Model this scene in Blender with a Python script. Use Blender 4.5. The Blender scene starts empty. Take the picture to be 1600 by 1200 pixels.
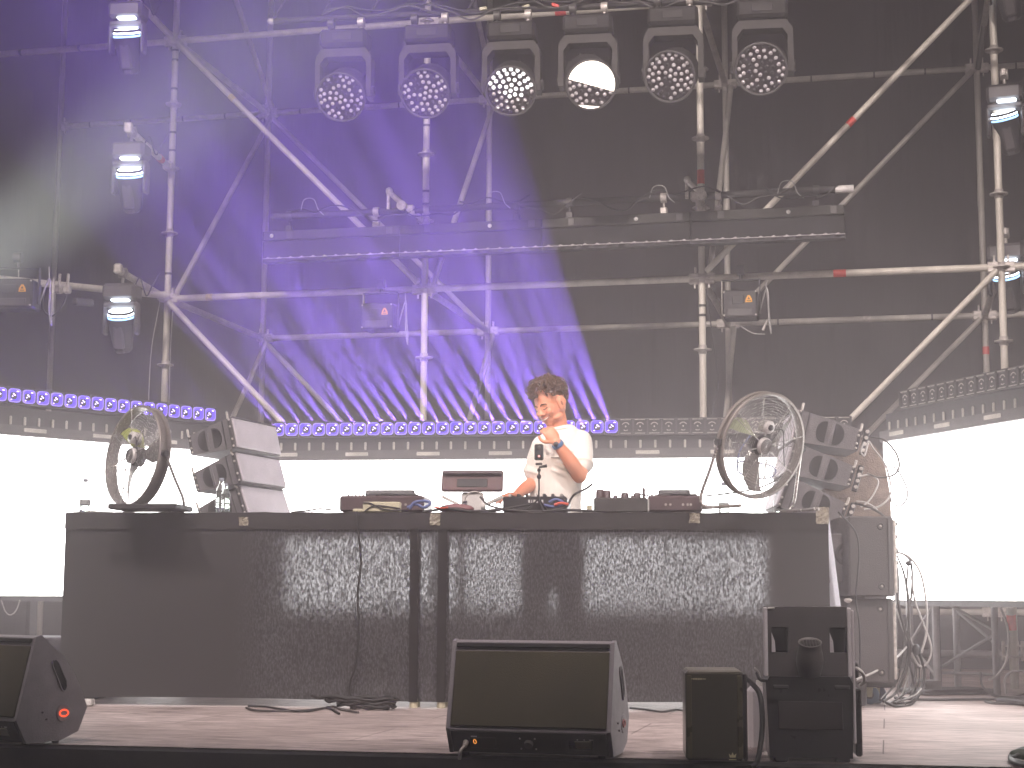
import bpy, math, random
from mathutils import Vector, Matrix, Euler
random.seed(11)
PI = math.pi
V = Vector
scene = bpy.context.scene
COL = scene.collection

# ------------------------------------------------------------------ camera
FPX = 2564.74                       # focal length in pixels of the 1600 px wide photograph
YAW, PITCH, ROLL = 0.22395, 0.12846, 0.00466
CAM = V((5.206, -11.230, 0.573))
F_ = V((-math.sin(YAW)*math.cos(PITCH), math.cos(YAW)*math.cos(PITCH), math.sin(PITCH)))
r_ = V((math.cos(YAW), math.sin(YAW), 0)); u_ = r_.cross(F_)
R_ = r_*math.cos(ROLL)+u_*math.sin(ROLL); U_ = -r_*math.sin(ROLL)+u_*math.cos(ROLL)
cd = bpy.data.cameras.new('camera'); cam = bpy.data.objects.new('camera', cd); COL.objects.link(cam)
cd.sensor_width = 36; cd.lens = FPX/1600*36; cd.clip_start = .05; cd.clip_end = 400
cam.matrix_world = Matrix(((R_.x, U_.x, -F_.x, CAM.x), (R_.y, U_.y, -F_.y, CAM.y), (R_.z, U_.z, -F_.z, CAM.z), (0, 0, 0, 1)))
scene.camera = cam

def ray(u, v): return (u-800)/FPX*R_-(v-600)/FPX*U_+F_
def at(u, v, Y): d = ray(u, v); return CAM+d*((Y-CAM.y)/d.y)          # point of the plane Y = const
def atz(u, v, z): d = ray(u, v); return CAM+d*((z-CAM.z)/d.z)
def camdir(x, y, z): return (R_*x+U_*y+F_*z).normalized()
def atd(u, v, dd): return CAM+ray(u, v)*dd                            # at a distance from the camera
def pl(u, v, P, Q):                                                   # on the upright plane through P and Q
    n = V((-(Q[1]-P[1]), Q[0]-P[0], 0)); d = ray(u, v)
    return CAM+d*((V((P[0], P[1], 0))-CAM).dot(n)/d.dot(n))

# ------------------------------------------------------------------ world, exposure
w = bpy.data.worlds.new('World'); scene.world = w; w.use_nodes = True
bg = w.node_tree.nodes['Background']
sky = w.node_tree.nodes.new('ShaderNodeTexSky'); sky.sky_type = 'NISHITA'; sky.sun_disc = False
sky.sun_elevation = math.radians(-4); sky.sun_rotation = math.radians(200)
w.node_tree.links.new(sky.outputs[0], bg.inputs[0]); bg.inputs[1].default_value = 0.08
scene.view_settings.view_transform = 'Standard'; scene.view_settings.look = 'None'
scene.view_settings.exposure = 0.08; scene.view_settings.gamma = 1
scene.render.engine = 'CYCLES'
scene.cycles.volume_bounces = 1
scene.cycles.transparent_max_bounces = 12
scene.cycles.sample_clamp_indirect = 6

# ------------------------------------------------------------------ front wash of the show, and an added spot on the performer
def aim(o, p, q):
    o.location = p; o.rotation_euler = (V(q)-V(p)).to_track_quat('-Z', 'Y').to_euler()
def spot(name, p, q, power, col, size, blend=.3, rad=.04):
    l = bpy.data.lights.new(name, 'SPOT'); l.energy = power; l.color = col
    l.spot_size = math.radians(size); l.spot_blend = blend; l.shadow_soft_size = rad
    o = bpy.data.objects.new(name, l); COL.objects.link(o); aim(o, p, q); return o
spot('front_wash_lamp', (.2, -8.2, 6.9), (2.2, -1.6, 1.3), 2000, (1, .87, .83), 62, .6, .2)
spot('front_wash_lamp', (3.6, -8.4, 6.9), (3.6, -1.6, 1.3), 1500, (1, .86, .82), 62, .6, .2)
spot('front_wash_lamp', (7.4, -8.2, 6.9), (5.2, -1.6, 1.3), 2300, (1, .86, .82), 62, .6, .2)
spot('added_performer_spot', (3.0, -12.5, 5.8), (3.52, -1.75, 1.45), 4600, (1, .79, .67), 5.5, .7, .1)  # unseen narrow spot, added to brighten the performer

# ------------------------------------------------------------------ material helpers
MATS = {}
def newmat(name):
    m = bpy.data.materials.new(name); m.use_nodes = True
    nt = m.node_tree; nt.nodes.clear(); out = nt.nodes.new('ShaderNodeOutputMaterial')
    MATS[name] = m; return m, nt, out
def lk(nt, a, b): nt.links.new(a, b)
def coords(nt, scale=(1, 1, 1)):
    tc = nt.nodes.new('ShaderNodeTexCoord'); mp = nt.nodes.new('ShaderNodeMapping')
    mp.inputs['Scale'].default_value = scale; lk(nt, tc.outputs['Object'], mp.inputs[0]); return mp.outputs[0]
def noise(nt, vec, scale, detail=4, rough=.55):
    n = nt.nodes.new('ShaderNodeTexNoise'); n.inputs['Scale'].default_value = scale
    n.inputs['Detail'].default_value = detail; n.inputs['Roughness'].default_value = rough
    lk(nt, vec, n.inputs['Vector']); return n.outputs['Fac']
def ramp(nt, fac, stops):
    r = nt.nodes.new('ShaderNodeValToRGB'); e = r.color_ramp.elements
    while len(e) < len(stops): e.new(.5)
    for i, (p, c) in enumerate(stops):
        e[i].position = p; e[i].color = (c[0], c[1], c[2], 1) if hasattr(c, '__len__') else (c, c, c, 1)
    lk(nt, fac, r.inputs[0]); return r.outputs[0]
def pbr(name, c1, c2=None, rough=.6, metal=0, scale=6, stretch=(1, 1, 1), bump=0, bscale=None, spec=.5, rvar=.1, sheen=0, coat=0):
    """a real surface: two mottled tones, varied gloss, small relief"""
    m, nt, out = newmat(name)
    b = nt.nodes.new('ShaderNodeBsdfPrincipled'); lk(nt, b.outputs[0], out.inputs[0])
    b.inputs['Metallic'].default_value = metal; b.inputs['Specular IOR Level'].default_value = spec
    if sheen: b.inputs['Sheen Weight'].default_value = sheen
    if coat: b.inputs['Coat Weight'].default_value = coat
    c2 = c2 or tuple(x*.72 for x in c1)
    vec = coords(nt, stretch); n = noise(nt, vec, scale)
    lk(nt, ramp(nt, n, [(.32, c2), (.68, c1)]), b.inputs['Base Color'])
    lk(nt, ramp(nt, noise(nt, vec, scale*2.3), [(.3, max(.03, rough-rvar)), (.7, min(1, rough+rvar))]), b.inputs['Roughness'])
    if bump:
        bp = nt.nodes.new('ShaderNodeBump'); bp.inputs['Strength'].default_value = bump; bp.inputs['Distance'].default_value = .004
        lk(nt, noise(nt, vec, bscale or scale*8, 2), bp.inputs['Height']); lk(nt, bp.outputs[0], b.inputs['Normal'])
    return m
def glow(name, col, strength):
    m, nt, out = newmat(name); e = nt.nodes.new('ShaderNodeEmission')
    e.inputs[0].default_value = (*col, 1); e.inputs[1].default_value = strength
    lk(nt, e.outputs[0], out.inputs[0]); return m

steel = pbr('galvanised_steel', (.70, .665, .58), (.48, .45, .39), .5, .05, 9, (1, 1, .3), .15, 60)
steel2 = pbr('dull_galvanised_steel', (.52, .495, .44), (.36, .345, .31), .55, .05, 9, (1, 1, .3), .15, 60)
castzinc = pbr('cast_zinc', (.66, .62, .58), (.38, .35, .32), .5, .4, 30)
blackmetal = pbr('black_powder_coat', (.030, .028, .030), (.020, .019, .021), .5, .1, 14, bump=.15, bscale=220)
blackplastic = pbr('black_plastic', (.03, .03, .033), (.018, .018, .02), .38, 0, 10, bump=.08, bscale=300)
truss_black = pbr('scuffed_black_truss_paint', (.045, .042, .042), (.03, .028, .028), .75, 0, 12)
greymetal = pbr('grey_painted_metal', (.085, .08, .078), (.06, .057, .056), .5, .2, 12, bump=.1, bscale=200)
rubber = pbr('cable_rubber', (.03, .03, .032), (.018, .018, .018), .55, 0, 20)
palecable = pbr('pale_cable_sheath', (.45, .43, .42), (.3, .29, .28), .5, 0, 20)
redtape = pbr('red_tape', (.72, .07, .05), (.55, .05, .04), .5, 0, 40)
yellowtape = pbr('yellow_marker_tape', (.72, .62, .22), (.5, .44, .18), .55, 0, 40)
blacktape = pbr('black_tape', (.03, .03, .03), (.02, .02, .02), .4, 0, 40)
tan_tape = pbr('crinkled_tan_tape', (.34, .31, .24), (.20, .18, .14), .35, 0, 60, bump=.6, bscale=90)
whiteplastic = pbr('white_plastic', (.78, .76, .73), (.62, .60, .58), .4, 0, 12)
beigeplastic = pbr('beige_box_plastic', (.62, .58, .42), (.5, .47, .34), .5, 0, 12)
cabinetpaint = pbr('textured_cabinet_paint', (.15, .14, .145), (.11, .105, .108), .62, 0, 18, bump=.5, bscale=160, rvar=.06)
cabinetgrille = pbr('fine_grey_speaker_grille', (.60, .56, .60), (.50, .47, .50), .55, .1, 7, bump=.4, bscale=260)
olivegrille = pbr('olive_black_foam_grille', (.078, .068, .034), (.058, .052, .027), .8, 0, 5, bump=.4, bscale=260, rvar=.05)
orange = pbr('orange_label', (.85, .42, .04), (.78, .36, .03), .5, 0, 30)
greenpaint = pbr('yellow_green_fan_blade', (.50, .55, .12), (.36, .42, .10), .4, 0, 10)
whitescreen = glow('white_led_screen_light', (1, .975, .955), 7.5)
purple = glow('violet_led_light', (.17, .085, 1.0), 1.25)
purplehot = glow('violet_led_hot_point', (.62, .50, 1.0), 6)
coolstrip = glow('cool_white_lens_and_reflection', (.80, .90, 1.0), 9)
bluestrip = glow('pale_blue_strobe_light', (.35, .62, 1.0), 3)
warmlens = glow('warm_white_lamp_light', (1, .86, .76), 4)
redglow = glow('red_ring_light', (1, .10, .04), 1.6)

# ------------------------------------------------------------------ mesh builder
def frame_from(axis):
    z = V(axis).normalized(); a = V((0, 0, 1)) if abs(z.z) < .95 else V((1, 0, 0))
    x = a.cross(z).normalized(); y = z.cross(x); return x, y, z
def spline(pts, n=8):
    P = [V(p) for p in pts]; P = [P[0]*2-P[1]]+P+[P[-1]*2-P[-2]]; out = []
    for i in range(1, len(P)-2):
        a, b, c, d = P[i-1:i+3]
        for k in range(n):
            t = k/n; out.append(.5*((2*b)+(c-a)*t+(2*a-5*b+4*c-d)*t*t+(3*b-a-3*c+d)*t**3))
    out.append(P[-2]); return out
class MB:
    def __init__(s): s.v = []; s.f = []; s.m = []; s.s = []
    def add(s, vs, fs, mat=0, smooth=False):
        o = len(s.v); s.v += [V(p) for p in vs]
        for f in fs: s.f.append([i+o for i in f]); s.m.append(mat); s.s.append(smooth)
        return s
    def box(s, c, d, M=None, mat=0):
        c = V(c); h = V(d)/2; vs = []
        for z in (-1, 1):
            for y in (-1, 1):
                for x in (-1, 1):
                    p = V((x*h.x, y*h.y, z*h.z)); vs.append(c+(M@p if M else p))
        return s.add(vs, [(0, 2, 3, 1), (4, 5, 7, 6), (0, 1, 5, 4), (2, 6, 7, 3), (0, 4, 6, 2), (1, 3, 7, 5)], mat)
    def cbox(s, c, d, b=.01, M=None, mat=0):
        """box with every edge chamfered by b"""
        c = V(c); hx, hy, hz = d[0]/2, d[1]/2, d[2]/2; b = min(b, hx*.9, hy*.9, hz*.9)
        vs = []; idx = {}
        for sx in (-1, 1):
            for sy in (-1, 1):
                for sz in (-1, 1):
                    for k, p in enumerate(((hx, hy-b, hz-b), (hx-b, hy, hz-b), (hx-b, hy-b, hz))):
                        q = V((p[0]*sx, p[1]*sy, p[2]*sz)); idx[(sx, sy, sz, k)] = len(vs); vs.append(c+(M@q if M else q))
        fs = []
        for k in range(3):
            o = [0, 1, 2]; o.remove(k)
            for sg in (-1, 1):
                q = []
                for a, bb in ((-1, -1), (1, -1), (1, 1), (-1, 1)):
                    t = [0, 0, 0]; t[k] = sg; t[o[0]] = a; t[o[1]] = bb; q.append(idx[(*t, k)])
                fs.append(q)
        for k in range(3):                                            # edges along axis k
            o = [0, 1, 2]; o.remove(k)
            for a in (-1, 1):
                for bb in (-1, 1):
                    t0 = [0, 0, 0]; t0[o[0]] = a; t0[o[1]] = bb; t1 = t0[:]; t0[k] = -1; t1[k] = 1
                    fs.append([idx[(*t0, o[0])], idx[(*t1, o[0])], idx[(*t1, o[1])], idx[(*t0, o[1])]])
        for sx in (-1, 1):
            for sy in (-1, 1):
                for sz in (-1, 1): fs.append([idx[(sx, sy, sz, k)] for k in range(3)])
        return s.add(vs, fs, mat)
    def cyl(s, p0, p1, r0, r1=None, seg=12, mat=0, caps=True, smooth=True):
        r1 = r0 if r1 is None else r1; p0 = V(p0); p1 = V(p1); x, y, z = frame_from(p1-p0); vs = []
        for p, r in ((p0, r0), (p1, r1)):
            for k in range(seg):
                a = 2*PI*k/seg; vs.append(p+(x*math.cos(a)+y*math.sin(a))*r)
        s.add(vs, [(k, (k+1) % seg, seg+(k+1) % seg, seg+k) for k in range(seg)], mat, smooth)
        if caps: s.add(vs, [tuple(reversed(range(seg))), tuple(range(seg, 2*seg))], mat, False)
        return s
    def tube(s, pts, r, seg=8, mat=0, caps=True):
        P = [V(p) for p in pts]; n = len(P)
        rr = r if hasattr(r, '__len__') else [r]*n
        x, y, z = frame_from(P[1]-P[0]); vs = []
        for i in range(n):
            t = (P[min(i+1, n-1)]-P[max(i-1, 0)]).normalized()
            x = (x-t*x.dot(t)).normalized(); y = t.cross(x)
            for k in range(seg):
                a = 2*PI*k/seg; vs.append(P[i]+(x*math.cos(a)+y*math.sin(a))*rr[i])
        fs = [(i*seg+k, i*seg+(k+1) % seg, (i+1)*seg+(k+1) % seg, (i+1)*seg+k) for i in range(n-1) for k in range(seg)]
        s.add(vs, fs, mat, True)
        if caps: s.add(vs, [tuple(reversed(range(seg))), tuple(range((n-1)*seg, n*seg))], mat, False)
        return s
    def lathe(s, prof, c, axis=(0, 0, 1), seg=24, mat=0, smooth=True):
        c = V(c); x, y, z = frame_from(axis); vs = []; n = len(prof)
        for r, h in prof:
            for k in range(seg):
                a = 2*PI*k/seg; vs.append(c+z*h+(x*math.cos(a)+y*math.sin(a))*r)
        return s.add(vs, [(i*seg+k, i*seg+(k+1) % seg, (i+1)*seg+(k+1) % seg, (i+1)*seg+k) for i in range(n-1) for k in range(seg)], mat, smooth)
    def ring(s, c, axis, R, r, seg=36, ss=6, mat=0, a0=0, a1=2*PI, sx=1, sy=1):
        c = V(c); x, y, z = frame_from(axis); full = abs(a1-a0-2*PI) < 1e-6
        pts = [c+x*math.cos(a0+(a1-a0)*k/seg)*R*sx+y*math.sin(a0+(a1-a0)*k/seg)*R*sy for k in range(seg+(0 if full else 1))]
        if not full: return s.tube(pts, r, ss, mat)
        vs = []; n = len(pts)
        for i, p in enumerate(pts):
            e = (p-c).normalized()
            for k in range(ss):
                a = 2*PI*k/ss; vs.append(p+(e*math.cos(a)+z*math.sin(a))*r)
        return s.add(vs, [(i*ss+k, i*ss+(k+1) % ss, ((i+1) % n)*ss+(k+1) % ss, ((i+1) % n)*ss+k) for i in range(n) for k in range(ss)], mat, True)
    def sph(s, c, r, seg=16, rings=10, mat=0, M=None):
        c = V(c); r = V((r, r, r)) if not hasattr(r, '__len__') else V(r); vs = []
        for i in range(rings+1):
            t = PI*i/rings
            for k in range(seg):
                a = 2*PI*k/seg; p = V((math.sin(t)*math.cos(a)*r.x, math.sin(t)*math.sin(a)*r.y, math.cos(t)*r.z))
                vs.append(c+(M@p if M else p))
        return s.add(vs, [(i*seg+k, (i+1)*seg+k, (i+1)*seg+(k+1) % seg, i*seg+(k+1) % seg) for i in range(rings) for k in range(seg)], mat, True)
    def prism(s, poly, w0, w1, fn, mat=0):
        """outline poly [(a,b)] extruded from w0 to w1; fn(a,b,w) gives the point"""
        n = len(poly); vs = [fn(a, b, w0) for a, b in poly]+[fn(a, b, w1) for a, b in poly]
        return s.add(vs, [(k, (k+1) % n, n+(k+1) % n, n+k) for k in range(n)]+[tuple(reversed(range(n))), tuple(range(n, 2*n))], mat)
    def loft(s, rings, mat=0, caps=True, smooth=True):
        """rings of equal length, joined"""
        n = len(rings[0]); vs = [p for r in rings for p in r]; m = len(rings)
        s.add(vs, [(i*n+k, i*n+(k+1) % n, (i+1)*n+(k+1) % n, (i+1)*n+k) for i in range(m-1) for k in range(n)], mat, smooth)
        if caps: s.add(vs, [tuple(reversed(range(n))), tuple(range((m-1)*n, m*n))], mat, False)
        return s
    def mesh(s, name, mats, inv=None):
        me = bpy.data.meshes.new(name)
        me.from_pydata([tuple(inv@p if inv else p) for p in s.v], [], s.f)
        for m in (mats if isinstance(mats, (list, tuple)) else [mats]): me.materials.append(m)
        me.polygons.foreach_set('material_index', s.m); me.polygons.foreach_set('use_smooth', s.s)
        me.update(); return me
    def build(s, name, mats, parent=None, world=False):
        inv = None
        if world and parent:
            M = parent.matrix_basis.copy(); q = parent.parent
            while q: M = q.matrix_basis@M; q = q.parent
            inv = M.inverted()
        o = bpy.data.objects.new(name, s.mesh(name, mats, inv)); COL.objects.link(o); o.parent = parent; return o

def tag(o, label=None, cat=None, group=None, kind=None):
    if label: o['label'] = label
    if cat: o['category'] = cat
    if group: o['group'] = group
    if kind: o['kind'] = kind
    return o
def thing(name, label, cat, loc=(0, 0, 0), rot=None, group=None):
    o = bpy.data.objects.new(name, None); o.empty_display_size = .1; COL.objects.link(o)
    M = Matrix.Translation(V(loc))
    if rot is not None:
        M = M@(rot.to_4x4() if isinstance(rot, Matrix) else Matrix.Rotation(rot, 4, 'Z'))
    o.matrix_basis = M; return tag(o, label, cat, group)
def copy_tree(o, parent=None):
    c = o.copy(); COL.objects.link(c)
    if parent: c.parent = parent
    for ch in [x for x in bpy.data.objects if x.parent == o and x != c]: copy_tree(ch, c)
    return c
def axes(fwd, up=(0, 0, 1)):
    """rotation whose local x axis looks along fwd"""
    x = V(fwd).normalized(); y = V(up).cross(x).normalized(); z = x.cross(y); return Matrix((x, y, z)).transposed()
def remeshed(mb, name, mats, voxel, smooth_it=6, parent=None, world=False, fac=.5):
    """join overlapping shapes into ONE continuous surface"""
    o = mb.build(name, mats, parent, world)
    r = o.modifiers.new('r', 'REMESH'); r.mode = 'VOXEL'; r.voxel_size = voxel; r.use_smooth_shade = True
    if smooth_it:
        k = o.modifiers.new('s', 'SMOOTH'); k.factor = fac; k.iterations = smooth_it
    dg = bpy.context.evaluated_depsgraph_get(); me = bpy.data.meshes.new_from_object(o.evaluated_get(dg))
    o.modifiers.clear(); o.data = me
    for p in me.polygons: p.use_smooth = True
    return o
# ================================================================== SETTING
# stage boards
m, nt, out = newmat('worn_stage_boards')
b = nt.nodes.new('ShaderNodeBsdfPrincipled'); lk(nt, b.outputs[0], out.inputs[0])
vec = coords(nt, (1, 1, 1)); long_ = coords(nt, (.8, 4.2, 1))
grain = noise(nt, long_, 5.5, 9, .72); blot = noise(nt, vec, 1.6, 4)
c_ = ramp(nt, grain, [(.34, (.10, .08, .075)), (.46, (.40, .335, .32)), (.62, (.66, .57, .55))])
mx = nt.nodes.new('ShaderNodeMixRGB'); mx.blend_type = 'MULTIPLY'; mx.inputs[0].default_value = .55
lk(nt, c_, mx.inputs[1]); lk(nt, ramp(nt, blot, [(.38, (.52, .50, .50)), (.60, (1, 1, 1))]), mx.inputs[2])
br = nt.nodes.new('ShaderNodeTexBrick'); br.inputs['Scale'].default_value = 1; br.inputs['Brick Width'].default_value = 2.07
br.inputs['Row Height'].default_value = .61; br.inputs['Mortar Size'].default_value = .003; br.inputs['Color1'].default_value = (1, 1, 1, 1)
br.inputs['Color2'].default_value = (.88, .87, .86, 1); br.inputs['Mortar'].default_value = (.16, .13, .12, 1); lk(nt, vec, br.inputs['Vector'])
mx2 = nt.nodes.new('ShaderNodeMixRGB'); mx2.blend_type = 'MULTIPLY'; mx2.inputs[0].default_value = 1
lk(nt, mx.outputs[0], mx2.inputs[1]); lk(nt, br.outputs['Color'], mx2.inputs[2])
# scuffs: short dark marks
sc = ramp(nt, noise(nt, coords(nt, (3, 9, 1)), 5, 3, .8), [(.66, 1.0), (.72, .35)])
mx3 = nt.nodes.new('ShaderNodeMixRGB'); mx3.blend_type = 'MULTIPLY'; mx3.inputs[0].default_value = .8
lk(nt, mx2.outputs[0], mx3.inputs[1]); lk(nt, sc, mx3.inputs[2]); lk(nt, mx3.outputs[0], b.inputs['Base Color'])
lk(nt, ramp(nt, grain, [(.3, .55), (.8, .8)]), b.inputs['Roughness'])
bp = nt.nodes.new('ShaderNodeBump'); bp.inputs['Strength'].default_value = .5; bp.inputs['Distance'].default_value = .003
lk(nt, grain, bp.inputs['Height']); lk(nt, bp.outputs[0], b.inputs['Normal'])
boards = m
EL = atz(130, 1164, 0); ER = atz(1590, 1199, 0); ed = (ER-EL).normalized(); en = V((ed.y, -ed.x, 0))
E0 = EL-ed*9; E1 = ER+ed*9
mb = MB(); back = 5.0
mb.add([E0, E1, V((E1.x, back, 0)), V((E0.x, back, 0))], [(0, 1, 2, 3)])
fl = mb.build('stage_floor', boards); tag(fl, kind='structure')
edge = pbr('black_stage_edge_cloth', (.022, .02, .021), (.014, .013, .014), .9, 0, 8, bump=.4, bscale=60)
mb = MB()
up = V((0, 0, 1))
def lipf(a, b_, w_): return (E0+(E1-E0)*w_)+en*a+up*b_
mb.prism([(.0, -.004), (.05, -.012), (.055, -1.3), (.0, -1.3)], 0, 1, lipf)
tag(mb.build('stage_edge', edge), kind='structure')
groundm = pbr('trampled_ground', (.10, .085, .06), (.06, .052, .04), .95, 0, 1.2, bump=.5, bscale=9)
mb = MB(); mb.add([(-90, -90, -1.3), (100, -90, -1.3), (100, 90, -1.3), (-90, 90, -1.3)], [(0, 1, 2, 3)])
tag(mb.build('ground', groundm), kind='structure')

# black stage drape, with soft hanging folds
m, nt, out = newmat('black_molton_drape')
b = nt.nodes.new('ShaderNodeBsdfPrincipled'); lk(nt, b.outputs[0], out.inputs[0]); b.inputs['Roughness'].default_value = .95
b.inputs['Specular IOR Level'].default_value = .1
vec = coords(nt, (1, 1, .35))
lk(nt, ramp(nt, noise(nt, vec, 1.3, 5), [(.3, (.020, .018, .019)), (.7, (.038, .035, .035))]), b.inputs['Base Color'])
bp = nt.nodes.new('ShaderNodeBump'); bp.inputs['Strength'].default_value = .6; bp.inputs['Distance'].default_value = .02
lk(nt, noise(nt, coords(nt, (3, 3, .3)), 2.5, 3), bp.inputs['Height']); lk(nt, bp.outputs[0], b.inputs['Normal'])
drape = m
def curtain(P, Q, z0, z1, name, label, amp=.035, step=.07):
    P = V((P[0], P[1], 0)); Q = V((Q[0], Q[1], 0)); L = (Q-P).length; d = (Q-P)/L; n = V((-d.y, d.x, 0))
    N = int(L/step); mb = MB(); vs = []; rows = 9
    ph = [random.uniform(0, 6) for _ in range(6)]
    for j in range(rows):
        z = z0+(z1-z0)*j/(rows-1)
        for i in range(N+1):
            t = i*step; k = 1-.35*j/(rows-1)
            o = amp*k*(math.sin(t*5.1+ph[0])+.6*math.sin(t*11.7+ph[1])+.7*math.sin(t*1.9+ph[2]))
            vs.append(P+d*t+n*o+up*z)
    fs = [(j*(N+1)+i, j*(N+1)+i+1, (j+1)*(N+1)+i+1, (j+1)*(N+1)+i) for j in range(rows-1) for i in range(N)]
    mb.add(vs, fs, 0, True)
    vs2 = [p+n*.012 for p in vs]; mb.add(vs2, [tuple(reversed(f)) for f in fs], 0, True)
    return tag(mb.build(name, drape), label, 'curtain')
curtain((-5.2, 2.75), (12.5, 2.75), 0, 8.5, 'curtain', 'huge black molton drape closing the whole back of the stage behind the scaffolding')

# ================================================================== SCAFFOLDING
ZN, W, YB = 2.767, 1.999, 1.938
TR = .0242
rose = MB(); rose.lathe([(.0246, -.005), (.061, -.005), (.062, 0), (.061, .005), (.0246, .005)], (0, 0, 0), seg=18)
rose.lathe([(.0246, -.03), (.029, -.03), (.029, .03), (.0246, .03)], (0, 0, 0), seg=14)
rose_mesh = rose.mesh('rosette', castzinc)
def lin(a, b, t): return V(a)+(V(b)-V(a))*t
def standard(parent, X, Y, z0, z1, mat, ns, lean=0):
    mb = MB(); mb.cyl((X, Y, z0), (X, Y, z1), TR, seg=16)
    for z in (ZN-1.04, ZN+.95, ZN+2.96):                      # spigot joints, slightly wider sleeves
        if z0 < z < z1: mb.cyl((X, Y, z-.07), (X, Y, z+.07), TR+.0028, seg=16)
    s_ = mb.build('standard', mat, parent, True)
    for n in ns:
        z = ZN+.5*n
        if z0 < z < z1:
            r = bpy.data.objects.new('rosette', rose_mesh); COL.objects.link(r); r.parent = s_; r.location = (X, Y, z)
    return s_
def wedge(mb, p, d):
    """ledger head clamped on a rosette at p, tube leaving along d"""
    d = V(d).normalized(); M = axes(d); p = V(p)
    mb.cbox(p+d*.055, (.075, .045, .075), .008, M); mb.box(p+d*.045+up*.045, (.012, .03, .07), M)
    mb.box(p+d*.05-up*.05, (.01, .022, .035), M)
def member(parent, name, p, q, mat, r=TR, head=True, tapes=()):
    p = V(p); q = V(q); d = (q-p).normalized(); mb = MB()
    mb.cyl(p+d*.05, q-d*.05, r, seg=14)
    o = mb.build(name, mat, parent, True)
    if head:
        for a, s_ in ((p, 1), (q, -1)):
            hb = MB(); wedge(hb, a, (d.x*s_, d.y*s_, 0)); hb.build('wedge_head', castzinc, o, True)
    for (t, L, m2) in tapes:
        c = lin(p, q, t); tb = MB(); tb.cyl(c-d*L/2, c+d*L/2, r+.0022, seg=14); tb.build('tape_band', m2, o, True)
    return o
def nA(i, n): return V((W*i, 0, ZN+.5*n))
def nB(i, n): return V((W*i, YB, ZN+.5*n))
front = thing('scaffolding', 'front row of pale galvanised scaffold standards, ledgers and braces right behind the light bars', 'scaffolding', (0, 0, 0))
rear = thing('scaffolding', 'rear row of duller thinner-looking scaffold tubes close to the black drape', 'scaffolding', (0, YB, 0))
for i in range(4):
    standard(front, W*i, 0, .06, 6.4, steel, range(-5, 9))
    standard(rear, W*i, YB, .06, 6.4, steel2, range(-5, 9))
standard(front, -W, 0, .06, 6.4, steel, range(-5, 9)); standard(rear, -W, YB, .06, 6.4, steel2, range(-5, 9))
standard(front, W*4, 0, .06, 6.4, steel, range(-5, 9)); standard(rear, W*4, YB, .06, 6.4, steel2, range(-5, 9))
for i in range(-1, 4):
    for n in (-4.9, 0, 4, 8):
        tp = ()
        if (i, n) == (2, 0): tp = ((.47, .085, redtape),)
        if (i, n) == (0, 0): tp = ((.17, .05, yellowtape),)
        if (i, n) == (-1, 4): tp = ((.13, .09, redtape), (.35, .02, blacktape), (.6, .02, blacktape))
        if (i, n) == (1, 4): tp = ((.5, .08, redtape),)
        if n == -4.9 or (i == -1 and n == 0): continue
        member(front, 'ledger', nA(i, n), nA(i+1, n), steel, tapes=tp)
        tp = ()
        if n == 4: tp = tuple((t, .014, blacktape) for t in (.15, .35, .6, .8))
        if (i, n) == (2, 0): tp = ((.55, .06, castzinc), (.2, .014, blacktape), (.8, .014, blacktape))
        member(rear, 'ledger', nB(i, n), nB(i+1, n), steel2, tapes=tp)
member(rear, 'ledger', nB(2, -4.6), nB(3, -4.6), steel2); member(rear, 'ledger', nB(3, -4.6), nB(4, -4.6), steel2)
off = V((0, -.06, 0))
BR = .0215
member(front, 'diagonal_brace', nA(0, 4)+off, nA(1, 0)+off, steel, BR, False, ((.25, .05, yellowtape),))
member(front, 'diagonal_brace', nA(0, 0)+off, nA(1, -4)+off, steel, BR, False)
member(front, 'diagonal_brace', nA(3, 4)+off, nA(2, 0)+off, steel, BR, False, ((.48, .06, redtape),))
member(front, 'diagonal_brace', nA(3, 0)+off, nA(2, -4)+off, steel, BR, False, ((.97, .05, redtape),))
offb = V((0, -.05, 0))
member(rear, 'diagonal_brace', nB(0, 4)+offb, nB(1, 0)+offb, steel2, BR, False)
member(rear, 'diagonal_brace', nB(0, 0)+offb, nB(1, -4)+offb, steel2, BR, False)
member(rear, 'diagonal_brace', nB(3, 4)+offb, nB(2, 0)+offb, steel2, BR, False)
member(rear, 'diagonal_brace', nB(3, 0)+offb, nB(2, -4)+offb, steel2, BR, False)
for i in (0, 1, 2, 3):
    for n in (0, 4, 8): member(rear, 'transom', nA(i, n), nB(i, n), steel2)
    ox = V((.05, 0, 0))
    if i < 3:
        member(rear, 'cross_brace', nB(i, 4)+ox, nA(i, 0)+ox, steel2, BR, False)
        member(rear, 'cross_brace', nB(i, 0)+ox, nA(i, -4)+ox, steel2, BR, False)
    if i < 2: member(rear, 'cross_brace', nB(i, 4)+ox, nA(i, 7)+ox, steel2, BR, False)
# tape bands, couplers on the near standards
for (i, zs) in ((0, (80, 95, 140, 208, 236, 428)), (1, (195, 298, 318)), (2, (477, 492))):
    for v in zs:
        p = at(800, v, 0); z = at(264+i*430, v, 0).z
        tb = MB(); tb.cyl((W*i, 0, z-.008), (W*i, 0, z+.008), TR+.003, seg=14); tb.build('tape_band', blacktape, front, True)
for (X, u, v, L, m2) in ((W*2, 1094, 277, .10, redtape),):
    z = at(u, v, 0).z; tb = MB(); tb.cyl((X, 0, z-L/2), (X, 0, z+L/2), TR+.003, seg=14); tb.build('tape_band', m2, front, True)
z = at(1539, 548, YB).z; tb = MB(); tb.cyl((W*3, YB, z-.03), (W*3, YB, z+.03), TR+.003, seg=14); tb.build('tape_band', redtape, rear, True)
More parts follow.
